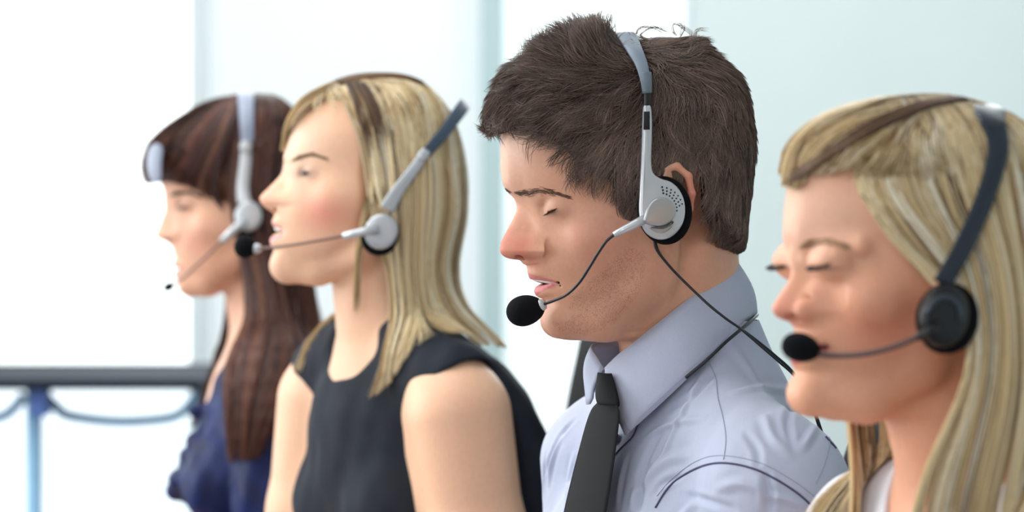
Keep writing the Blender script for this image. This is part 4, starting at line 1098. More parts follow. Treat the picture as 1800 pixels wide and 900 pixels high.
Hm['cx'] = Hm['pv']-30; Hm['cv'] = 250
def man_headset():
    R = Rig(spm, Hm); k = spm.k
    p0 = R.P([(1160, 370, -170)])[0]
    t = thing('headset', tuple(p0), 'silver and grey headset with boom microphone worn by the dark-haired man', 'headset')
    def fy(px, v, yl, off=9): y = surf_y(Hm['full'], Hm['yw'], px, v, off, Hm['s']); return (px, v, min(y, yl) if y is not None else yl)
    band = [(1137, 164, -148, 7.5), (1134, 140, -138, 8.5), (1127, 112, -116, 11), (1115, 88, -84, 14), (1104, 68, -44, 17), (1096, 59, 0, 18)]
    # the strap runs from the near side over the top to the far side
    Lp = [list(R.L(fy(*p[:3])))+[p[3]] for p in band[:4]]+[list(R.L(p))+[p[3]] for p in band[4:]]
    full = Lp+[[a[0], -a[1], a[2], a[3]] for a in Lp[:-1][::-1]]
    A = smooth_line(full, 5); C = np.array([Hm['cx'], 0, 240.])
    T_ = np.gradient(A[:, :3], axis=0); T_ /= np.linalg.norm(T_, axis=1, keepdims=True)
    rad = A[:, :3]-C; rad[:, 0] *= .3; rad -= T_*np.sum(rad*T_, 1, keepdims=True); rad /= np.linalg.norm(rad, axis=1, keepdims=True)
    wv = np.cross(T_, rad)*A[:, 3:4]; P = R.W(A[:, :3]); b = MB(); b.ribbon(P, R.W(A[:, :3]+wv)-P, (R.W(A[:, :3]+rad)-P)/k, 4*k); b.build('headband', M['bandgrey'], t)
    for mir in (False, True):
        b1 = strap(R, [fy(*p)+(w,) for p, w in (((1135.5, 128, -136), 9.6), ((1137, 146, -143), 8.8), ((1137.5, 163, -150), 8.2))], 'headband_end', M['bandgrey2'], t, 5.5, mir)
        strap(R, [fy(*p, 8)+(5.8,) for p in ((1137, 158, -148), (1137, 173, -153), (1136.5, 188, -158))], 'slider', M['black'], t, 4, mir)
        yf = lambda x, v: np.interp(v, [187, 260, 320, 420], [min(-158, fy(1137, 190, -158, 7)[2]), -180, -192, -194])
        out = [(1130, 188), (1136, 186), (1143, 188), (1145, 215), (1144.5, 250), (1143.5, 285), (1147, 304), (1160, 314), (1178, 320), (1193, 334), (1202, 356), (1202, 382), (1193, 403), (1176, 418), (1156, 421), (1138, 412), (1127, 395), (1123, 370), (1124, 335), (1126, 295), (1127.5, 250), (1128.5, 215)]
        arm = plate(R, out, yf, 9, 'earpiece', M['silver'], t, mir)
        plate(R, [(1131.5, 196), (1142, 196), (1142, 228), (1131, 228)], lambda x, v: yf(x, v)-8.9, 1.4, 'slider_window', M['black'], arm, mir, n=1, bev=.5)
        fo = plate(R, ovl(1166, 370, 45, 57, -8, 20), lambda x, v: -175, 14, 'ear_cushion', M['foam'], t, mir, lev=((0, 0), (-.4, .25), (-.5, .5), (-.2, .8), (1, 1)), bev=7)
        g = np.random.default_rng(1)
        for i in range(22 if not mir else 0):
            row = i % 3; a = -math.radians(78-(i//3)*11.5+row*3); rr = 30+row*5.2
            x, v = 1160+rr*math.cos(a), 369+rr*math.sin(a)*1.0
            q = R.P([(x, v, yf(x, v)-9)])[0]; nr = R.dirw((0, -1, 0)); b = MB(); b.lathe(q-nr*.0003, nr, [(.0001, .0004), (.0007, .0004), (.0009, 0)], 10); b.build('speaker_hole', M['hole'], arm)
    pod = plate(R, [(1131, 381), (1135, 368), (1144, 354), (1158, 347), (1174, 350), (1184, 361), (1185, 376), (1178, 390), (1163, 397), (1147, 397), (1134, 393), (1129, 388)], lambda x, v: -202, 8, 'boom_joint', M['silver2'], t, bev=3.2, lev=((0, 0), (0, .35), (.2, .7), (.6, .95), (1.1, 1.0)))
    plate(R, [(1141, 399), (1160, 401), (1176, 396), (1183, 388), (1180, 400), (1166, 409), (1152, 408)], lambda x, v: -202, 4, 'joint_rim', M['silver2'], pod, bev=2)
    b = MB(); b.tube(R.P([(1136, 384, -199), (1118, 393, -199), (1098, 403, -196), (1079, 413, -192)]), np.array([8.5, 7.5, 6.4, 5.2])*k, 16); b.build('boom_sleeve', M['silver'], t)
    w = smooth_line([(1082, 411, -192), (1066, 424, -186), (1050, 447, -174), (1036, 470, -158), (1018, 497, -138), (996, 518, -112), (972, 529, -86), (952, 536, -66)], 6)
    b = MB(); b.tube(R.P(w), 2.6*k, 10); b.build('microphone_boom', M['rubber'], t)
    b = MB(); q = R.P([(958, 535, -68), (951, 536.5, -64), (944, 538, -58)]); b.tube(q, np.array([8.5, 11, 10])*k, 18); b.build('microphone_collar', M['silver'], t)
    mic_foam(R, (924, 545.5, -50), (958, 537, -64), 34, 26.5, 'microphone_foam', M['foam'], t)
    sb = BVHTree.FromObject(bpy.data.objects['shirt'], bpy.context.evaluated_depsgraph_get()) if 0 else None
    c = [(1150, 424, -165), (1154, 438, -165), (1166, 455, -160), (1186, 478, -155), (1212, 504, -158), (1244, 534, -165), (1276, 560, -165), (1304, 579, -160), (1336, 603, -150), (1366, 628, -140), (1392, 652, -130), (1420, 690, -120), (1445, 760, -100)]
    P = spm.w(smooth_line(Us(c), 6)); b = MB(); b.tube(P, 2.3*k, 8); b.build('cable', M['rubber'], t)
    c2 = [(1152, 424, -160), (1157, 440, -162), (1170, 460, -160), (1192, 484, -158), (1222, 514, -162), (1256, 545, -170), (1300, 577, -168), (1340, 611, -158), (1370, 637, -146), (1395, 660, -135), (1422, 700, -122), (1445, 770, -100)]
    P = spm.w(smooth_line(Us(c2), 6)); b = MB(); b.tube(P, 2.0*k, 8); b.build('cable', M['rubber'], t)
    c3 = [(1330, 548, 60), (1331, 553, 10), (1327, 557, -30), (1318, 566, -75), (1300, 581, -115), (1275, 602, -140), (1252, 624, -150), (1232, 642, -152), (1205, 664, -150)]
    P = spm.w(smooth_line(Us(c3), 6)); b = MB(); b.tube(P, 3.0*k, 8); b.build('neck_loop_cable', M['rubber'], t)
man_headset()
man_T = Tm
office_chair(spm, Tm, Torso(1228, 672, 16, FPX/2100.), 'black office chair the man in the grey-blue shirt sits on', 150, 722, 200, (man, bpy.data.objects['shirt']), df=-40)

# ------------------------------------------------------------------ the three women
def build_woman(spec):
    D = spec['depth']; sp = Space(D*1.0); s = FPX/(D*1000); H = dict(spec['H']); H['s'] = s
    T = Torso(*spec['torso'], s, pitch=spec.get('pitch', 3)); fs = spec['step']
    pr = np.array(H['prof']); x0, x1 = pr[:, 0].min(), H['cran'][0][0][0]+H['cran'][0][1][0]; v0 = H['cran'][0][0][1]-H['cran'][0][1][2]; v1 = pr[:, 1].max()
    tx, tv = spec['torso'][:2]; shW = spec.get('shW', 158)
    F = Field(axis((min(x0-30, tx-600*s), 5*fs), (x0-12, fs), (x1-60, 2.5*fs), max(x1, tx+230*s)), axis((-250*s, 2.2*fs), (-95*s, fs), (5, 2.2*fs), 260*s), axis((v0-20, 2.5*fs), (H['prof'][3][1]-10, fs), (v1+12, 2*fs), (tv+230*s, 4*fs), tv+1020*s))
    build_head(F, H)
    TL = Torso(0, 0, spec['torso'][2], s, pitch=0); TL.o = T(0, 0, 500)-TL(0, 0, 500)
    for p, k in torso_shapes(T, 0, True, shW, spec.get('bust', .9))+arm_shapes(T, spec.get('armg', 0), shW, True, spec.get('elb', (30, 30)), shd=spec.get('shd', 82))+hand_shapes(T, shW)+leg_shapes(TL, -6): F.add(p, k)
    V, Q = fieldmesh(F, 1, .35)
    C = skin_color(V, H, spec['skin'], spec['blobs'])
    body = make('person', sp.w(V), Q, M['skin'], col=C, origin=(sp.w([(tx, 0, 0)])[0][0], D, .46))
    tag(body, spec['label'], 'person')
    bv = bvh_of(sp.w(V), Q)
    small_hairs(sp, H, bv, body, 'eyebrow', spec['brow'], 260, 6*s, .0003, spec['browcol'], 2, th_=.03)
    H['lidz'] -= 0; lashes(sp, H, body, srgb(40, 30, 30), .00045, 46, 7, up=spec.get('lash_up', True))
    m_, ul = H['m'], H['ul']; P = []
    if spec.get('teeth'):
        for t in np.linspace(-1, 1, 9): P.append(H['yw'].fwd(ul[0]+4.5*s+(m_[0]-ul[0]-4*s)*abs(t)**1.9, 19*s*t, H['gapv']-2.2*s+(m_[2]-H['gapv'])*abs(t)**1.7))
        b = MB(); b.tube(sp.w(P), .0030, 8); b.build('upper_teeth', M['teeth'], body)
    # clothes
    name, m, g, cuts, adds = spec['cloth']
    S = Field(axis((tx-260*s, fs*1.6), tx+260*s), axis((-270*s, fs*1.6), 270*s), axis((tv-50*s, fs*1.6), (tv+260*s, 4*fs), tv+760*s))
    for p, k in torso_shapes(T, g, True, shW, spec.get('bust', .9)): S.add(p, k)
    for p, k in adds(T, s): S.add(p, k)
    for p, k in cuts(T, s): S.sub(p, k)
    sv, sq = fieldmesh(S, 3, .5)
    nrm = S.grad(sv, 4.); gg = np.random.default_rng(8); ds = np.zeros(len(sv))
    for i in range(16):
        kx = gg.normal(size=3)*np.array([.05, .05, .03])*1.6/s; ds += np.sin(sv@kx+gg.random()*6.28)*.5*spec.get('wrinkle', 1)
    cl = make(name, sp.w(sv+nrm*ds[:, None]), sq, m, body)
    cap, full, cv, cq = hair_cap(sp, H, spec['outline'], spec['region'], body, spec['capcol'], step=fs*1.5, inset=spec.get('inset', 5), B=spec.get('B', 75))
    hair_fill(sp, full, cv, cq, [q for gd, _, _, *_x in spec['sheets'] for q in gd], spec.get('fill', 5000), 9, spec['rad'], spec['pal'], cap, 77, L=46*s)
    for i, (gd, N, dep, *px_) in enumerate(spec['sheets']):
        if px_:
            nd = []
            for g_ in gd:
                ys = [surf_y(full, H['yw'], q[0], q[1], 1.0*s, s) for q in g_]
                nd.append([(q[0], q[1], H['yw'].fwd(*H['yw'].loc(q[0], q[1], y))[1] if y is not None else q[2]) for q, y in zip(g_, ys)])
            gd = nd
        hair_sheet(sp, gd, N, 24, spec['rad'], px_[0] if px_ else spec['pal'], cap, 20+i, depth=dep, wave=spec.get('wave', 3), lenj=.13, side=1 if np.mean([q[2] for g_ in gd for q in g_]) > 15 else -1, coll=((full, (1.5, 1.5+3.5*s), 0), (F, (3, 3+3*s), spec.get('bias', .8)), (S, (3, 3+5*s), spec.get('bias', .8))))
    H['full'] = full
    return body, sp, H, T, cap, cl
BLOND = [(srgb(242, 222, 178), 4), (srgb(218, 192, 144), 4), (srgb(182, 150, 106), 2.6), (srgb(252, 242, 218), 2.6), (srgb(112, 86, 62), 1.6)]
ROOT = [(srgb(96, 72, 58), 3), (srgb(130, 100, 74), 2), (srgb(176, 144, 100), 1)]
def cuts_sleeveless(T, s):
    out = []
    for sg in (-1, 1):
        l = 184 if sg > 0 else 152
        out.append((T.cone((2, sg*l, 106), (2, sg*320, 106), 70, 90), 4*s)); out.append((T.cone((2, sg*176, 150), (6, sg*300, 260), 56, 66), 10*s))
    out.append((T.cone((-12, 0, -60), (0, 0, 22), 56, 56), 5*s)); out.append((T.ell((85, 0, 10), (75, 66, 40)), 6*s))
    return out
blonde = dict(depth=2.65, step=2.1, torso=(672, 566, 31), pitch=11, shW=156, armg=10, bust=.75, elb=(30, 80), shd=93, label='blonde woman in a sleeveless black dress, looking left with her lips parted', lash_up=True, teeth=True,
    skin=srgb(238, 192, 160), browcol=srgb(150, 118, 88), browcols=0, capcol=srgb(150, 124, 86), rad=.00042,
    H=dict(pv=672, yaw=4, prof=[(590, 165), (545, 187), (520, 215), (508, 245), (504, 268), (502.5, 284), (500.5, 298), (492, 311), (482, 322), (471, 333), (462, 342), (458, 349), (461, 358), (470, 367), (481, 371.5),
        (484, 377), (481, 385), (479.5, 391), (482.5, 398), (490, 403), (493, 407), (486, 411), (478.5, 418), (476, 426), (479, 434), (482.5, 441), (479, 449), (476, 458), (475.5, 468), (478.5, 477), (485, 484), (496, 489), (523, 491), (545, 490), (565, 487)],
        iN=6, iS=14, v_brow=280, v_mouth=407, v_chin=478, close=[(600, 468), (630, 430), (650, 360), (665, 250), (640, 165)], cran=[((655, 262), (142, 108, 109))],
        ala=(502, 361), eye=(557, 305), lidz=3.0, ridge=.5, soft=9, jaw=[(668, 400, 54), (640, 452, 42), (560, 478, 22), (506, 476, 8)], mouth=(523, 411), ulip=(481, 391), llip=(478, 423), gapv=405, gap=2.4, nose_w=.85,
        neck=[((668, 420), (680, 570), 76, 78), ((640, 440), (668, 620), 62, 72)], lidcol=srgb(104, 84, 84), lidk=.2, lidh=5, ear=(678, 385), ear_s=.6, ear_f=.1, lipcol=srgb(226, 150, 160), R=[42, 38, 32, 29, 22, 20, 18], W=[64, 70, 68, 65, 56, 45, 30]),
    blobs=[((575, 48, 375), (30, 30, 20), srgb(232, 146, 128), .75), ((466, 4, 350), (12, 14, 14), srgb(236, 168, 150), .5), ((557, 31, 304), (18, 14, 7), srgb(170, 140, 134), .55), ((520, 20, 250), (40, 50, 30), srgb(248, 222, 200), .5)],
    brow=[(512, 284, 1, -.5, 1), (525, 277, 1, -.4, 1.5), (545, 271, 1, 0, 1.5), (568, 277, 1, .4, 1)],
    outline=[(506, 262), (500, 235), (512, 200), (535, 172), (575, 150), (620, 134), (670, 130), (715, 134), (752, 150), (785, 185), (805, 230), (818, 290), (822, 350), (812, 400), (800, 440), (740, 470), (680, 470), (600, 420), (540, 330)],
    region=[(480, 262), (503, 256), (512, 228), (535, 200), (570, 178), (602, 176), (626, 210), (638, 260), (646, 310), (652, 350), (668, 395), (680, 440), (690, 520), (860, 520), (900, 300), (800, 60), (480, 60)],
    sheets=[([[(578, 152, -6), (604, 180, -84), (632, 245, -112), (646, 328, -120), (662, 392, -122), (682, 470, -118), (692, 560, -128), (676, 640, -150), (650, 700, -165)],
              [(620, 137, -2), (668, 180, -96), (688, 260, -130), (696, 350, -138), (700, 450, -130), (712, 540, -134), (714, 610, -150), (700, 668, -160)],
              [(676, 131, 0), (735, 195, -92), (752, 275, -124), (756, 370, -128), (744, 460, -122), (752, 540, -122), (775, 590, -140), (800, 615, -150)],
              [(716, 135, 8), (778, 215, -56), (800, 300, -80), (806, 380, -84), (782, 460, -84), (795, 530, -90), (840, 575, -100), (868, 605, -110)],
              [(735, 142, 30), (800, 228, 6), (820, 315, 0), (820, 390, -6), (802, 465, -10), (815, 540, -20), (855, 575, -40), (888, 612, -60)]], 6500, 10),
            ([[(640, 133, -6), (590, 152, -30), (545, 180, -50), (516, 214, -46), (503, 250, -30), (500, 262, -22)], [(640, 133, 6), (575, 150, 0), (532, 174, 0), (508, 212, 6), (500, 248, 10), (498, 264, 12)], [(650, 132, 20), (580, 152, 50), (535, 180, 60), (510, 220, 50), (502, 262, 40)]], 2200, 5),
            ([[(600, 145, 20), (590, 200, 96), (600, 300, 118), (615, 400, 112), (612, 500, 96), (602, 570, 96), (600, 650, 96)], [(680, 132, 25), (690, 200, 110), (700, 300, 128), (690, 400, 118), (680, 500, 100), (640, 600, 100), (606, 655, 96)], [(725, 140, 40), (780, 220, 60), (800, 320, 70), (800, 420, 60), (790, 520, 50), (800, 600, 30)]], 3000, 8),
            ([[(646, 345, -122), (634, 400, -120), (628, 450, -112), (624, 500, -100), (622, 545, -96)], [(652, 360, -122), (640, 410, -120), (633, 455, -112), (630, 505, -100), (628, 560, -96)]], 90, 3),
            ([[(610, 150, -30), (628, 200, -98), (644, 260, -118), (656, 330, -122), (668, 395, -126), (676, 440, -124)], [(640, 150, -40), (668, 200, -106), (684, 262, -124), (690, 334, -128), (692, 400, -130), (700, 450, -130)]], 260, 4, ROOT),
            ([[(590, 146, -10), (640, 132, -10), (700, 132, 0), (740, 146, 0)], [(600, 152, -40), (650, 142, -50), (705, 142, -40), (748, 158, -30)]], 500, 3, ROOT)],
    pal=BLOND, cloth=('dress', M['dress'], 4, cuts_sleeveless, lambda T, s: [(T.ell((-50, 0, 120), (50, 110, 110)), 30*s), (T.ell((-66, 70, 190), (56, 95, 140)), 30*s), (T.cone((-4, 60, 34), (2, 150, 62), 40, 42), 24*s), (T.cone((-4, -60, 34), (2, -150, 62), 40, 42), 24*s)]))
BRUN = [(srgb(82, 50, 44), 4), (srgb(54, 34, 32), 3), (srgb(116, 70, 56), 2.4), (srgb(132, 92, 68), .9), (srgb(150, 106, 78), .4)]
def cuts_blue(T, s): return [(T.cone((-5, 0, -60), (10, 0, 20), 62, 62), 5*s), (T.ell((80, 0, 50), (60, 50, 60)), 6*s), (T.cone((200, 130, 380), (400, 130, 380), 60, 60), 6*s), (T.cone((200, -130, 380), (400, -130, 380), 60, 60), 6*s)]
def adds_blue(T, s):
    o = arm_shapes(T, 7, 150, True)+[(T.ell((-30, 0, 110), (60, 120, 100)), 30*s), (T.cone((8, 130, 62), (12, 165, 110), 50, 46), 20*s), (T.cone((8, -130, 62), (12, -165, 110), 50, 46), 20*s)]
    for i, (f, l, d, r) in enumerate([(108, 10, 205, 26), (122, 30, 196, 20), (112, -20, 215, 24), (128, 8, 212, 15), (100, 60, 200, 24), (85, 90, 190, 20), (96, 40, 150, 22), (90, 10, 110, 18), (104, 20, 170, 20)]): o.append((T.ell((f, l, d), (r, r*1.3, r*.8)), 8*s))
    return o
brunette = dict(depth=3.15, step=1.9, torso=(468, 560, 10), pitch=4, shW=150, label='dark-haired woman in a royal blue top, furthest back of the four', lash_up=False,
    skin=srgb(226, 176, 148), browcol=srgb(84, 60, 50), capcol=srgb(44, 28, 26), rad=.00046, wave=4,
    H=dict(pv=445, yaw=5, prof=[(340, 215), (305, 240), (288, 275), (284, 300), (285, 320), (289, 333), (293, 345), (293.5, 357), (291, 370), (287, 382), (281, 398), (276, 411), (277.5, 417.5), (287, 422), (299, 427),
        (304, 433), (306, 441), (307.5, 448), (310, 455), (306.5, 461), (306, 467), (309, 471), (312, 475), (308.5, 480), (309.5, 486), (314, 491), (316, 498), (318.5, 505), (326, 511), (338, 514), (358, 513), (380, 511)],
        iN=7, iS=14, v_brow=342, v_mouth=473, v_chin=505, close=[(410, 490), (435, 450), (450, 380), (455, 280), (400, 200)], cran=[((405, 285), (112, 90, 101))],
        ala=(311, 418), eye=(338, 360), lidz=4.5, ridge=.6, soft=9, jaw=[(440, 395, 54), (420, 450, 42), (365, 500, 22), (335, 503, 8)], mouth=(343, 471), ulip=(308, 460), llip=(309, 483), gapv=472, gap=.8, nose_w=.9,
        neck=[((445, 430), (470, 570), 64, 66)], lidcol=srgb(96, 62, 58), lidh=3.6, ear=(445, 375), ear_s=.6, ear_f=.1, lipcol=srgb(196, 128, 122), R=[42, 38, 32, 29, 22, 20, 18], W=[64, 70, 68, 65, 56, 45, 30]),
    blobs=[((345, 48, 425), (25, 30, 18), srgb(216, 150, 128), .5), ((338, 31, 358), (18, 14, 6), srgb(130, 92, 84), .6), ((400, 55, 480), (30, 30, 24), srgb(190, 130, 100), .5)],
    brow=[(298, 345, 1, -.4, 1), (310, 339, 1, -.2, 1.5), (330, 338, 1, .1, 1.5), (350, 345, 1, .4, 1)],
    outline=[(258, 322), (252, 285), (262, 250), (290, 224), (322, 202), (358, 181), (398, 170), (440, 165), (480, 168), (512, 184), (534, 220), (546, 280), (548, 360), (545, 430), (500, 470), (440, 470), (380, 400), (300, 330)],
    region=[(230, 326), (262, 318), (287, 310), (331, 322), (367, 334), (394, 358), (404, 400), (425, 430), (440, 520), (620, 520), (620, 100), (230, 100)],
    sheets=[([[(425, 167, -4), (375, 205, -62), (325, 262, -74), (292, 305, -62), (285, 316, -56)], [(432, 166, -4), (392, 215, -84), (356, 275, -96), (335, 318, -92), (340, 330, -92)], [(438, 166, -4), (410, 225, -92), (388, 290, -106), (384, 338, -108), (400, 372, -110)]], 2400, 5),
            ([[(442, 166, -4), (418, 230, -96), (404, 310, -110), (408, 390, -112), (425, 470, -104), (428, 560, -104), (432, 660, -128), (438, 790, -136)], [(470, 167, 0), (478, 230, -92), (470, 310, -112), (472, 400, -114), (480, 500, -110), (488, 600, -118), (468, 700, -134), (452, 805, -138)],
              [(490, 172, 10), (518, 250, -62), (530, 350, -74), (534, 450, -78), (530, 520, -84), (545, 590, -94), (540, 680, -110), (500, 760, -120)], [(497, 178, 25), (532, 260, 0), (544, 360, -6), (545, 450, -10), (552, 520, -20), (572, 580, -40), (590, 640, -60)]], 4800, 9),
            ([[(442, 166, -4), (418, 230, -96), (404, 310, -110), (408, 390, -112), (428, 470, -112), (440, 540, -140), (438, 640, -205), (434, 720, -228), (436, 805, -235)], [(460, 166, -4), (450, 230, -96), (440, 310, -112), (442, 390, -114), (462, 470, -122), (474, 550, -150), (472, 640, -205), (456, 720, -230), (446, 805, -235)],
              [(480, 167, 0), (484, 230, -92), (474, 310, -112), (478, 400, -114), (494, 480, -125), (512, 560, -150), (514, 640, -205), (486, 720, -230), (462, 800, -235)]], 4200, 6),
            ([[(425, 167, 0), (355, 192, -10), (296, 228, -10), (262, 262, 0), (252, 298, 6), (262, 324, 10)], [(425, 167, 10), (350, 192, 30), (290, 232, 40), (260, 275, 44), (262, 318, 40)]], 1500, 5),
            ([[(430, 168, 20), (390, 240, 90), (384, 340, 104), (392, 450, 96), (398, 540, 70), (390, 600, 52), (366, 665, 30), (334, 752, 10)], [(440, 168, 20), (420, 240, 100), (414, 340, 110), (420, 450, 100), (420, 540, 80), (400, 600, 60), (385, 680, 30), (345, 745, 0)], [(480, 170, 30), (500, 250, 60), (510, 400, 60), (510, 540, 40), (500, 640, 20)]], 2400, 8)],
    pal=BRUN, bias=2.5, wrinkle=1.6, cloth=('blouse', M['blue'], 5, cuts_blue, adds_blue))
def cuts_white(T, s): return [(T.cone((-5, 0, -70), (14, 0, 16), 60, 60), 5*s), (T.ell((70, 0, 60), (70, 52, 90)), 8*s), (T.cone((6, 190, 130), (10, 330, 150), 62, 70), 8*s), (T.cone((6, -190, 130), (10, -330, 150), 62, 70), 8*s)]
def adds_white(T, s): return [(T.cone((8, 120, 62), (12, 162, 105), 50, 48), 20*s), (T.cone((8, -120, 62), (12, -162, 105), 50, 48), 20*s), (T.ell((-35, 0, 110), (60, 120, 100)), 30*s)]
near = dict(depth=1.68, step=3.0, torso=(1725, 826, 28), pitch=4, shW=150, shd=104, label='nearest blonde woman in a white top, wearing a black headset, eyes lowered', lash_up=False,
    skin=srgb(234, 174, 142), browcol=srgb(186, 146, 116), capcol=srgb(150, 122, 84), rad=.00040, wave=7,
    H=dict(pv=1640, yaw=19, prof=[(1500, 215), (1430, 250), (1395, 290), (1384, 325), (1379, 360), (1375, 390), (1374, 410), (1378, 428), (1382, 446), (1384, 462), (1381, 480), (1374, 496), (1362, 513), (1351, 530), (1347, 541), (1352, 552), (1366, 560), (1388, 566),
        (1393, 572), (1392, 580), (1386, 590), (1384, 598), (1389, 605), (1396, 610), (1388, 617), (1384, 628), (1388, 640), (1396, 648), (1396, 660), (1393, 674), (1395, 688), (1404, 701), (1420, 711), (1450, 719), (1480, 725), (1520, 733)],
        iN=9, iS=17, v_brow=424, v_mouth=610, v_chin=700, close=[(1590, 718), (1640, 640), (1670, 520), (1690, 380), (1640, 230)], cran=[((1622, 374), (230, 168, 178))],
        ala=(1414, 546), eye=(1462, 458), lidz=5.0, ridge=.4, soft=9, jaw=[(1650, 560, 54), (1622, 645, 42), (1520, 706, 22), (1432, 698, 8)], mouth=(1446, 610), ulip=(1386, 594), llip=(1386, 628), gapv=610, gap=1.0, nose_w=.8,
        neck=[((1650, 600), (1705, 830), 120, 122)], lidcol=srgb(104, 62, 56), lidh=1.6, ear=(1665, 545), ear_s=.6, ear_f=.1, lipcol=srgb(206, 118, 116), R=[42, 38, 32, 29, 22, 20, 18], W=[64, 70, 68, 65, 56, 45, 30]),
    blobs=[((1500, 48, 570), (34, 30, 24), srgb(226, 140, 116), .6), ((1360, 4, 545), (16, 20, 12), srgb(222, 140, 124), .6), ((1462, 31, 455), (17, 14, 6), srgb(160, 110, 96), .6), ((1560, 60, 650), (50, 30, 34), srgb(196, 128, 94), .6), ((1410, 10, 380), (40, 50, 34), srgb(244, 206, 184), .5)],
    brow=[(1404, 436, 1, -.4, 1.5), (1420, 428, 1, -.2, 2.5), (1448, 424, 1, 0, 2.5), (1482, 432, 1, .3, 2)],
    outline=[(1390, 318), (1386, 280), (1408, 238), (1455, 203), (1522, 182), (1590, 173), (1655, 172), (1720, 182), (1780, 206), (1830, 250), (1862, 320), (1872, 420), (1868, 520), (1840, 600), (1740, 660), (1660, 620), (1540, 460), (1450, 360)],
    region=[(1370, 312), (1392, 304), (1440, 286), (1480, 264), (1500, 292), (1514, 350), (1548, 420), (1600, 470), (1640, 500), (1660, 560), (1680, 700), (1950, 700), (1950, 100), (1370, 100)],
    sheets=[([[(1530, 230, -64), (1512, 290, -130), (1532, 376, -176), (1580, 446, -200), (1655, 500, -212), (1712, 600, -205), (1690, 700, -222), (1640, 800, -240), (1606, 920, -250), (1590, 1060, -250)],
              [(1585, 198, -46), (1610, 270, -160), (1660, 370, -204), (1704, 450, -212), (1726, 560, -214), (1724, 670, -226), (1694, 780, -244), (1664, 920, -255), (1650, 1060, -255)],
              [(1625, 184, -32), (1680, 260, -158), (1730, 360, -202), (1762, 460, -206), (1775, 580, -210), (1768, 700, -224), (1738, 820, -240), (1712, 930, -250), (1700, 1060, -250)],
              [(1668, 176, -15), (1746, 250, -130), (1790, 370, -176), (1810, 500, -184), (1820, 640, -196), (1812, 760, -210), (1790, 880, -228), (1770, 1060, -230)],
              [(1715, 184, 20), (1812, 280, -50), (1856, 410, -86), (1870, 560, -100), (1874, 720, -120), (1864, 900, -140), (1850, 1060, -140)]], 11000, 14),
            ([[(1640, 176, -20), (1560, 183, 10), (1465, 204, 40), (1408, 244, 56), (1388, 292, 50), (1390, 318, 36)], [(1630, 180, -34), (1545, 194, -22), (1465, 224, -10), (1412, 268, 0), (1392, 312, 6)], [(1600, 192, -52), (1535, 216, -66), (1470, 248, -62), (1420, 286, -40), (1394, 318, -20)], [(1560, 212, -66), (1515, 246, -96), (1465, 278, -84), (1420, 302, -60), (1396, 322, -36)]], 4600, 8),
            ([[(1600, 180, 40), (1530, 262, 150), (1490, 400, 186), (1484, 560, 186), (1486, 720, 150), (1500, 820, 110), (1496, 920, 90), (1480, 1060, 80)], [(1640, 178, 60), (1600, 300, 190), (1560, 450, 200), (1530, 600, 200), (1500, 730, 180), (1520, 850, 140), (1530, 1060, 110)], [(1700, 184, 60), (1780, 300, 140), (1800, 500, 160), (1790, 700, 140), (1760, 900, 100)]], 4000, 12),
            ([[(1690, 178, -30), (1620, 186, -60), (1545, 214, -80), (1480, 254, -86), (1424, 290, -60), (1392, 318, -30)], [(1700, 182, -50), (1630, 196, -86), (1556, 226, -104), (1492, 262, -104), (1434, 294, -76), (1394, 320, -40)]], 1500, 3, ROOT)],
    pal=BLOND, cloth=('blouse', M['white_top'], 6, cuts_white, adds_white))

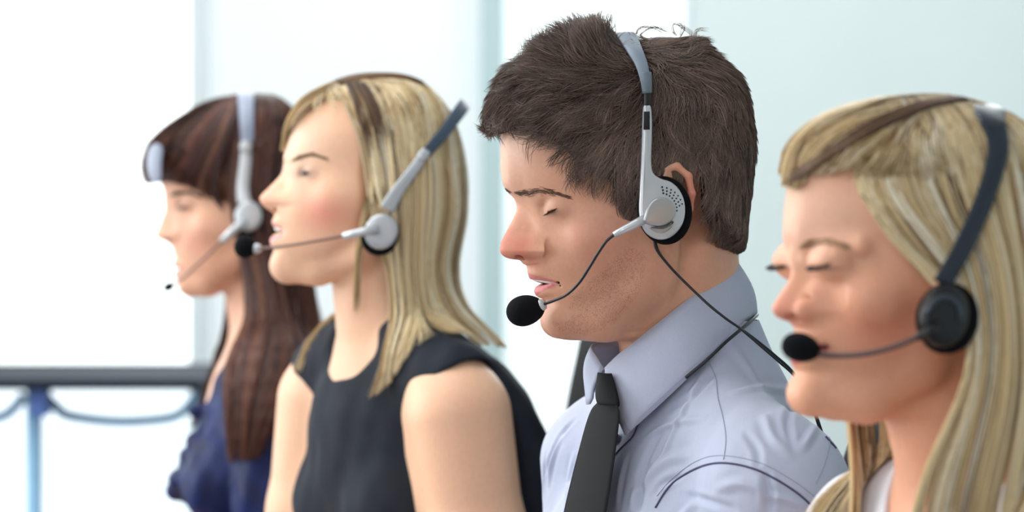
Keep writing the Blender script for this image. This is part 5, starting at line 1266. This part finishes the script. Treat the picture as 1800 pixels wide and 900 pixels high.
def headset_near_side(body_sp_H, spec, full=None):
    sp, H = body_sp_H; R = Rig(sp, H); k = sp.k; s = H['s']
    p0 = R.P([spec['pod'][:3]])[0]
    t = thing('headset', tuple(p0), spec['label'], 'headset')
    C = np.array([H['cx'], 0, H['cv']])
    def fy(p, off):
        y = surf_y(H['full'], H['yw'], p[0], p[1], off, s); return (p[0], p[1], min(y, p[2]) if y is not None else p[2])+tuple(p[3:])
    Lp = [list(R.L(fy(p, 4.5*s)[:3]))+[p[3]] for p in spec['band'][:-1]]+[list(R.L(spec['band'][-1]))+[spec['band'][-1][3]]]; fulll = Lp+[[a[0], -a[1], a[2], a[3]] for a in Lp[:-1][::-1]]
    A = smooth_line(fulll, 5); T_ = np.gradient(A[:, :3], axis=0); T_ /= np.linalg.norm(T_, axis=1, keepdims=True)
    rad = A[:, :3]-C; rad[:, 0] *= spec.get('radx', .3); rad -= T_*np.sum(rad*T_, 1, keepdims=True); rad /= np.linalg.norm(rad, axis=1, keepdims=True)
    wv = np.cross(T_, rad)*A[:, 3:4]; P = R.W(A[:, :3]); b = MB(); b.ribbon(P, R.W(A[:, :3]+wv)-P, (R.W(A[:, :3]+rad)-P)/k, 2.2*s*k); b.build('headband', spec['bandmat'], t)
    for mir in (False, True):
        px, v, yl, rx, ry, tl = spec['pod']
        if spec.get('arm'):
            strap(R, [fy(p, 5.5*s) for p in spec['arm']], 'arm', spec['podmat'], t, 2.6*s, mir)
            q = fy(spec['knob'], 7*s); o = plate(R, ovl(q[0], q[1], q[3], q[3], 0, 14), lambda x, y: q[2], 4*s, 'adjuster', spec['podmat'], t, mir, bev=2*s)
        plate(R, ovl(px+spec['cush'][0], v+spec['cush'][1], spec['cush'][2], spec['cush'][3], tl, 18), lambda x, y: yl+11*s, 10*s, 'ear_cushion', M['foam'], t, mir, lev=((0, 0), (-.4, .3), (-.4, .6), (0, .85), (1, 1)), bev=3*s)
        plate(R, ovl(px, v, rx, ry, tl, 18), lambda x, y: yl+2*s, 7*s, 'earpiece', spec['podmat'], t, mir, lev=((0, 0), (0, .4), (.3, .75), (1, .95), (2.2, 1)), bev=3*s)
        if spec.get('ring'):
            o = ovl(px+2, v+4, rx*.72, ry*.66, tl, 20); b = MB(); P = [R.L((x, y, yl-5.5*s)) for x, y in o[10:]+o[:1]]
            P = np.array(P); P[:, 1] *= -1 if mir else 1; b.tube(R.W(P), 2.2*s*k, 8); b.build('earpiece_rim', spec['rimmat'], t)
    b = MB(); b.tube(R.P(spec['sleeve']), np.array(spec['sleeve_r'])*k, 14); b.build('boom_sleeve', spec['podmat'], t)
    b = MB(); b.tube(R.P(smooth_line(spec['boom'], 6)), spec['boom_r']*k, 10); b.build('microphone_boom', spec['boommat'], t)
    c, a, rl, rr = spec['mic']; mic_foam(R, c, a, rl, rr, 'microphone_foam', M['foam'], t)
    if 'ball' in spec:
        c, r = spec['ball']; mic_foam(R, c, (c[0]+20, c[1], c[2]), r, r, 'microphone_collar', M['silver'], t)
    return t
M['boom_tan'] = mat('brown_boom', srgb(120, 90, 84), .35)
M['boom_dark'] = mat('dark_brown_boom', srgb(84, 62, 64), .35)
M['bandnavy'] = mat('navy_grey_band', srgb(62, 78, 98), .35)
M['bandblack'] = mat('glossy_black_band', srgb(36, 46, 58), .25)
M['blackrim'] = mat('dark_grey_rim', srgb(58, 68, 78), .3)
M['bandlight'] = mat('light_grey_band', srgb(150, 160, 182), .35)

Bb = build_woman(blonde); Hb = Bb[2]; Hb['cx'] = 690; Hb['cv'] = 300
headset_near_side(Bb[1:3], dict(label='silver headset with navy band worn by the blonde woman in the black dress',
    band=[(748, 270, -128, 9), (775, 240, -112, 10), (796, 212, -84, 11), (812, 190, -44, 12), (818, 182, 0, 12)], radx=1.0, bandmat=M['bandnavy'],
    arm=[(750, 264, -132, 8), (728, 296, -138, 9), (700, 334, -144, 10.5), (680, 368, -148, 13)], knob=(742, 274, -136, 10), podmat=M['silver'],
    pod=(670, 407, -142, 29, 32, 20), cush=(-3, 8, 31, 33), sleeve=[(664, 402, -158), (636, 408, -156), (603, 415, -150)], sleeve_r=[9, 7.5, 6.5],
    boom=[(606, 414, -150), (570, 421, -134), (530, 428, -112), (490, 434, -84), (456, 437, -58)], boom_r=2.6, boommat=M['boom_tan'], mic=((432, 434, -48), (450, 437, -56), 20, 20), ball=((452, 437, -56), 9)))
Br = build_woman(brunette); Hr = Br[2]; Hr['cx'] = 440; Hr['cv'] = 290
headset_near_side(Br[1:3], dict(label='silver headset with pale grey band worn by the dark-haired woman',
    band=[(435, 250, -104, 11), (434, 220, -92, 12), (433, 192, -64, 13), (432, 172, -30, 13.5), (431, 163, 0, 13.5)], bandmat=M['bandlight'],
    arm=[(433, 252, -108, 9), (431, 290, -114, 10), (427, 330, -118, 10.5), (430, 356, -120, 12)], knob=(432, 258, -112, 11), podmat=M['silver'],
    pod=(437, 380, -120, 24, 27, 0), cush=(8, 26, 24, 22), sleeve=[(430, 388, -134), (410, 405, -130), (390, 424, -124)], sleeve_r=[9, 7.5, 6.5],
    boom=[(392, 422, -124), (368, 446, -110), (344, 468, -84), (322, 488, -60), (306, 499, -48)], boom_r=2.4, boommat=M['boom_tan'], mic=((297, 504, -44), (310, 497, -50), 11, 8)))
Rr = Rig(Br[1], Hr)
cy_ = [surf_y(Hr['full'], Hr['yw'], x, 290, 9, Hr['s']) for x in (262, 284)]; print('clip', cy_)
cy_ = [c if c is not None else -20 for c in cy_]
plate(Rr, [(262, 262), (276, 252), (286, 262), (284, 290), (284, 312), (276, 322), (264, 316), (258, 290)], lambda x, v: cy_[0]-4+(cy_[1]-cy_[0])*(x-262)/22, 5, 'silver_fringe_plate', M['bandlight'], Br[4], bev=2)  # pale grey plate for an unidentified silvery patch at the fringe
Nw = build_woman(near); Hn = Nw[2]; Hn['cx'] = 1650; Hn['cv'] = 430
headset_near_side(Nw[1:3], dict(label='black headset worn by the nearest blonde woman in the white top',
    band=[(1655, 500, -218, 16), (1690, 440, -222, 16), (1726, 362, -214, 16), (1748, 296, -186, 17), (1754, 246, -134, 20), (1740, 206, -72, 26), (1722, 184, 0, 28)], radx=.6, bandmat=M['bandblack'], podmat=M['black'],
    pod=(1657, 555, -226, 42, 56, 8), cush=(2, 4, 50, 60), ring=True, rimmat=M['blackrim'], sleeve=[(1650, 572, -248), (1632, 584, -246), (1610, 594, -240)], sleeve_r=[10, 8, 6.5],
    boom=[(1612, 593, -240), (1570, 610, -216), (1520, 622, -176), (1470, 625, -130), (1440, 622, -104)], boom_r=5, boommat=M['boom_dark'], mic=((1408, 611, -84), (1440, 618, -104), 34, 25)))
office_chair(Bb[1], Bb[3], Torso(672, 566, 14, FPX/2650.), 'black office chair behind the blonde woman in the black dress, seen beyond the man', 200, 520, 198, (Bb[0], Bb[5]), lean=115, df=-60)
office_chair(Br[1], Br[3], Torso(468, 560, 10, FPX/3150.), 'black office chair the dark-haired woman sits on', 150, 700, 185, (Br[0], Br[5]), df=-30)
office_chair(Nw[1], Nw[3], Torso(1725, 806, 28, FPX/1680.), 'black office chair the nearest blonde woman sits on', 150, 1100, 185, (Nw[0], Nw[5]), df=-30)
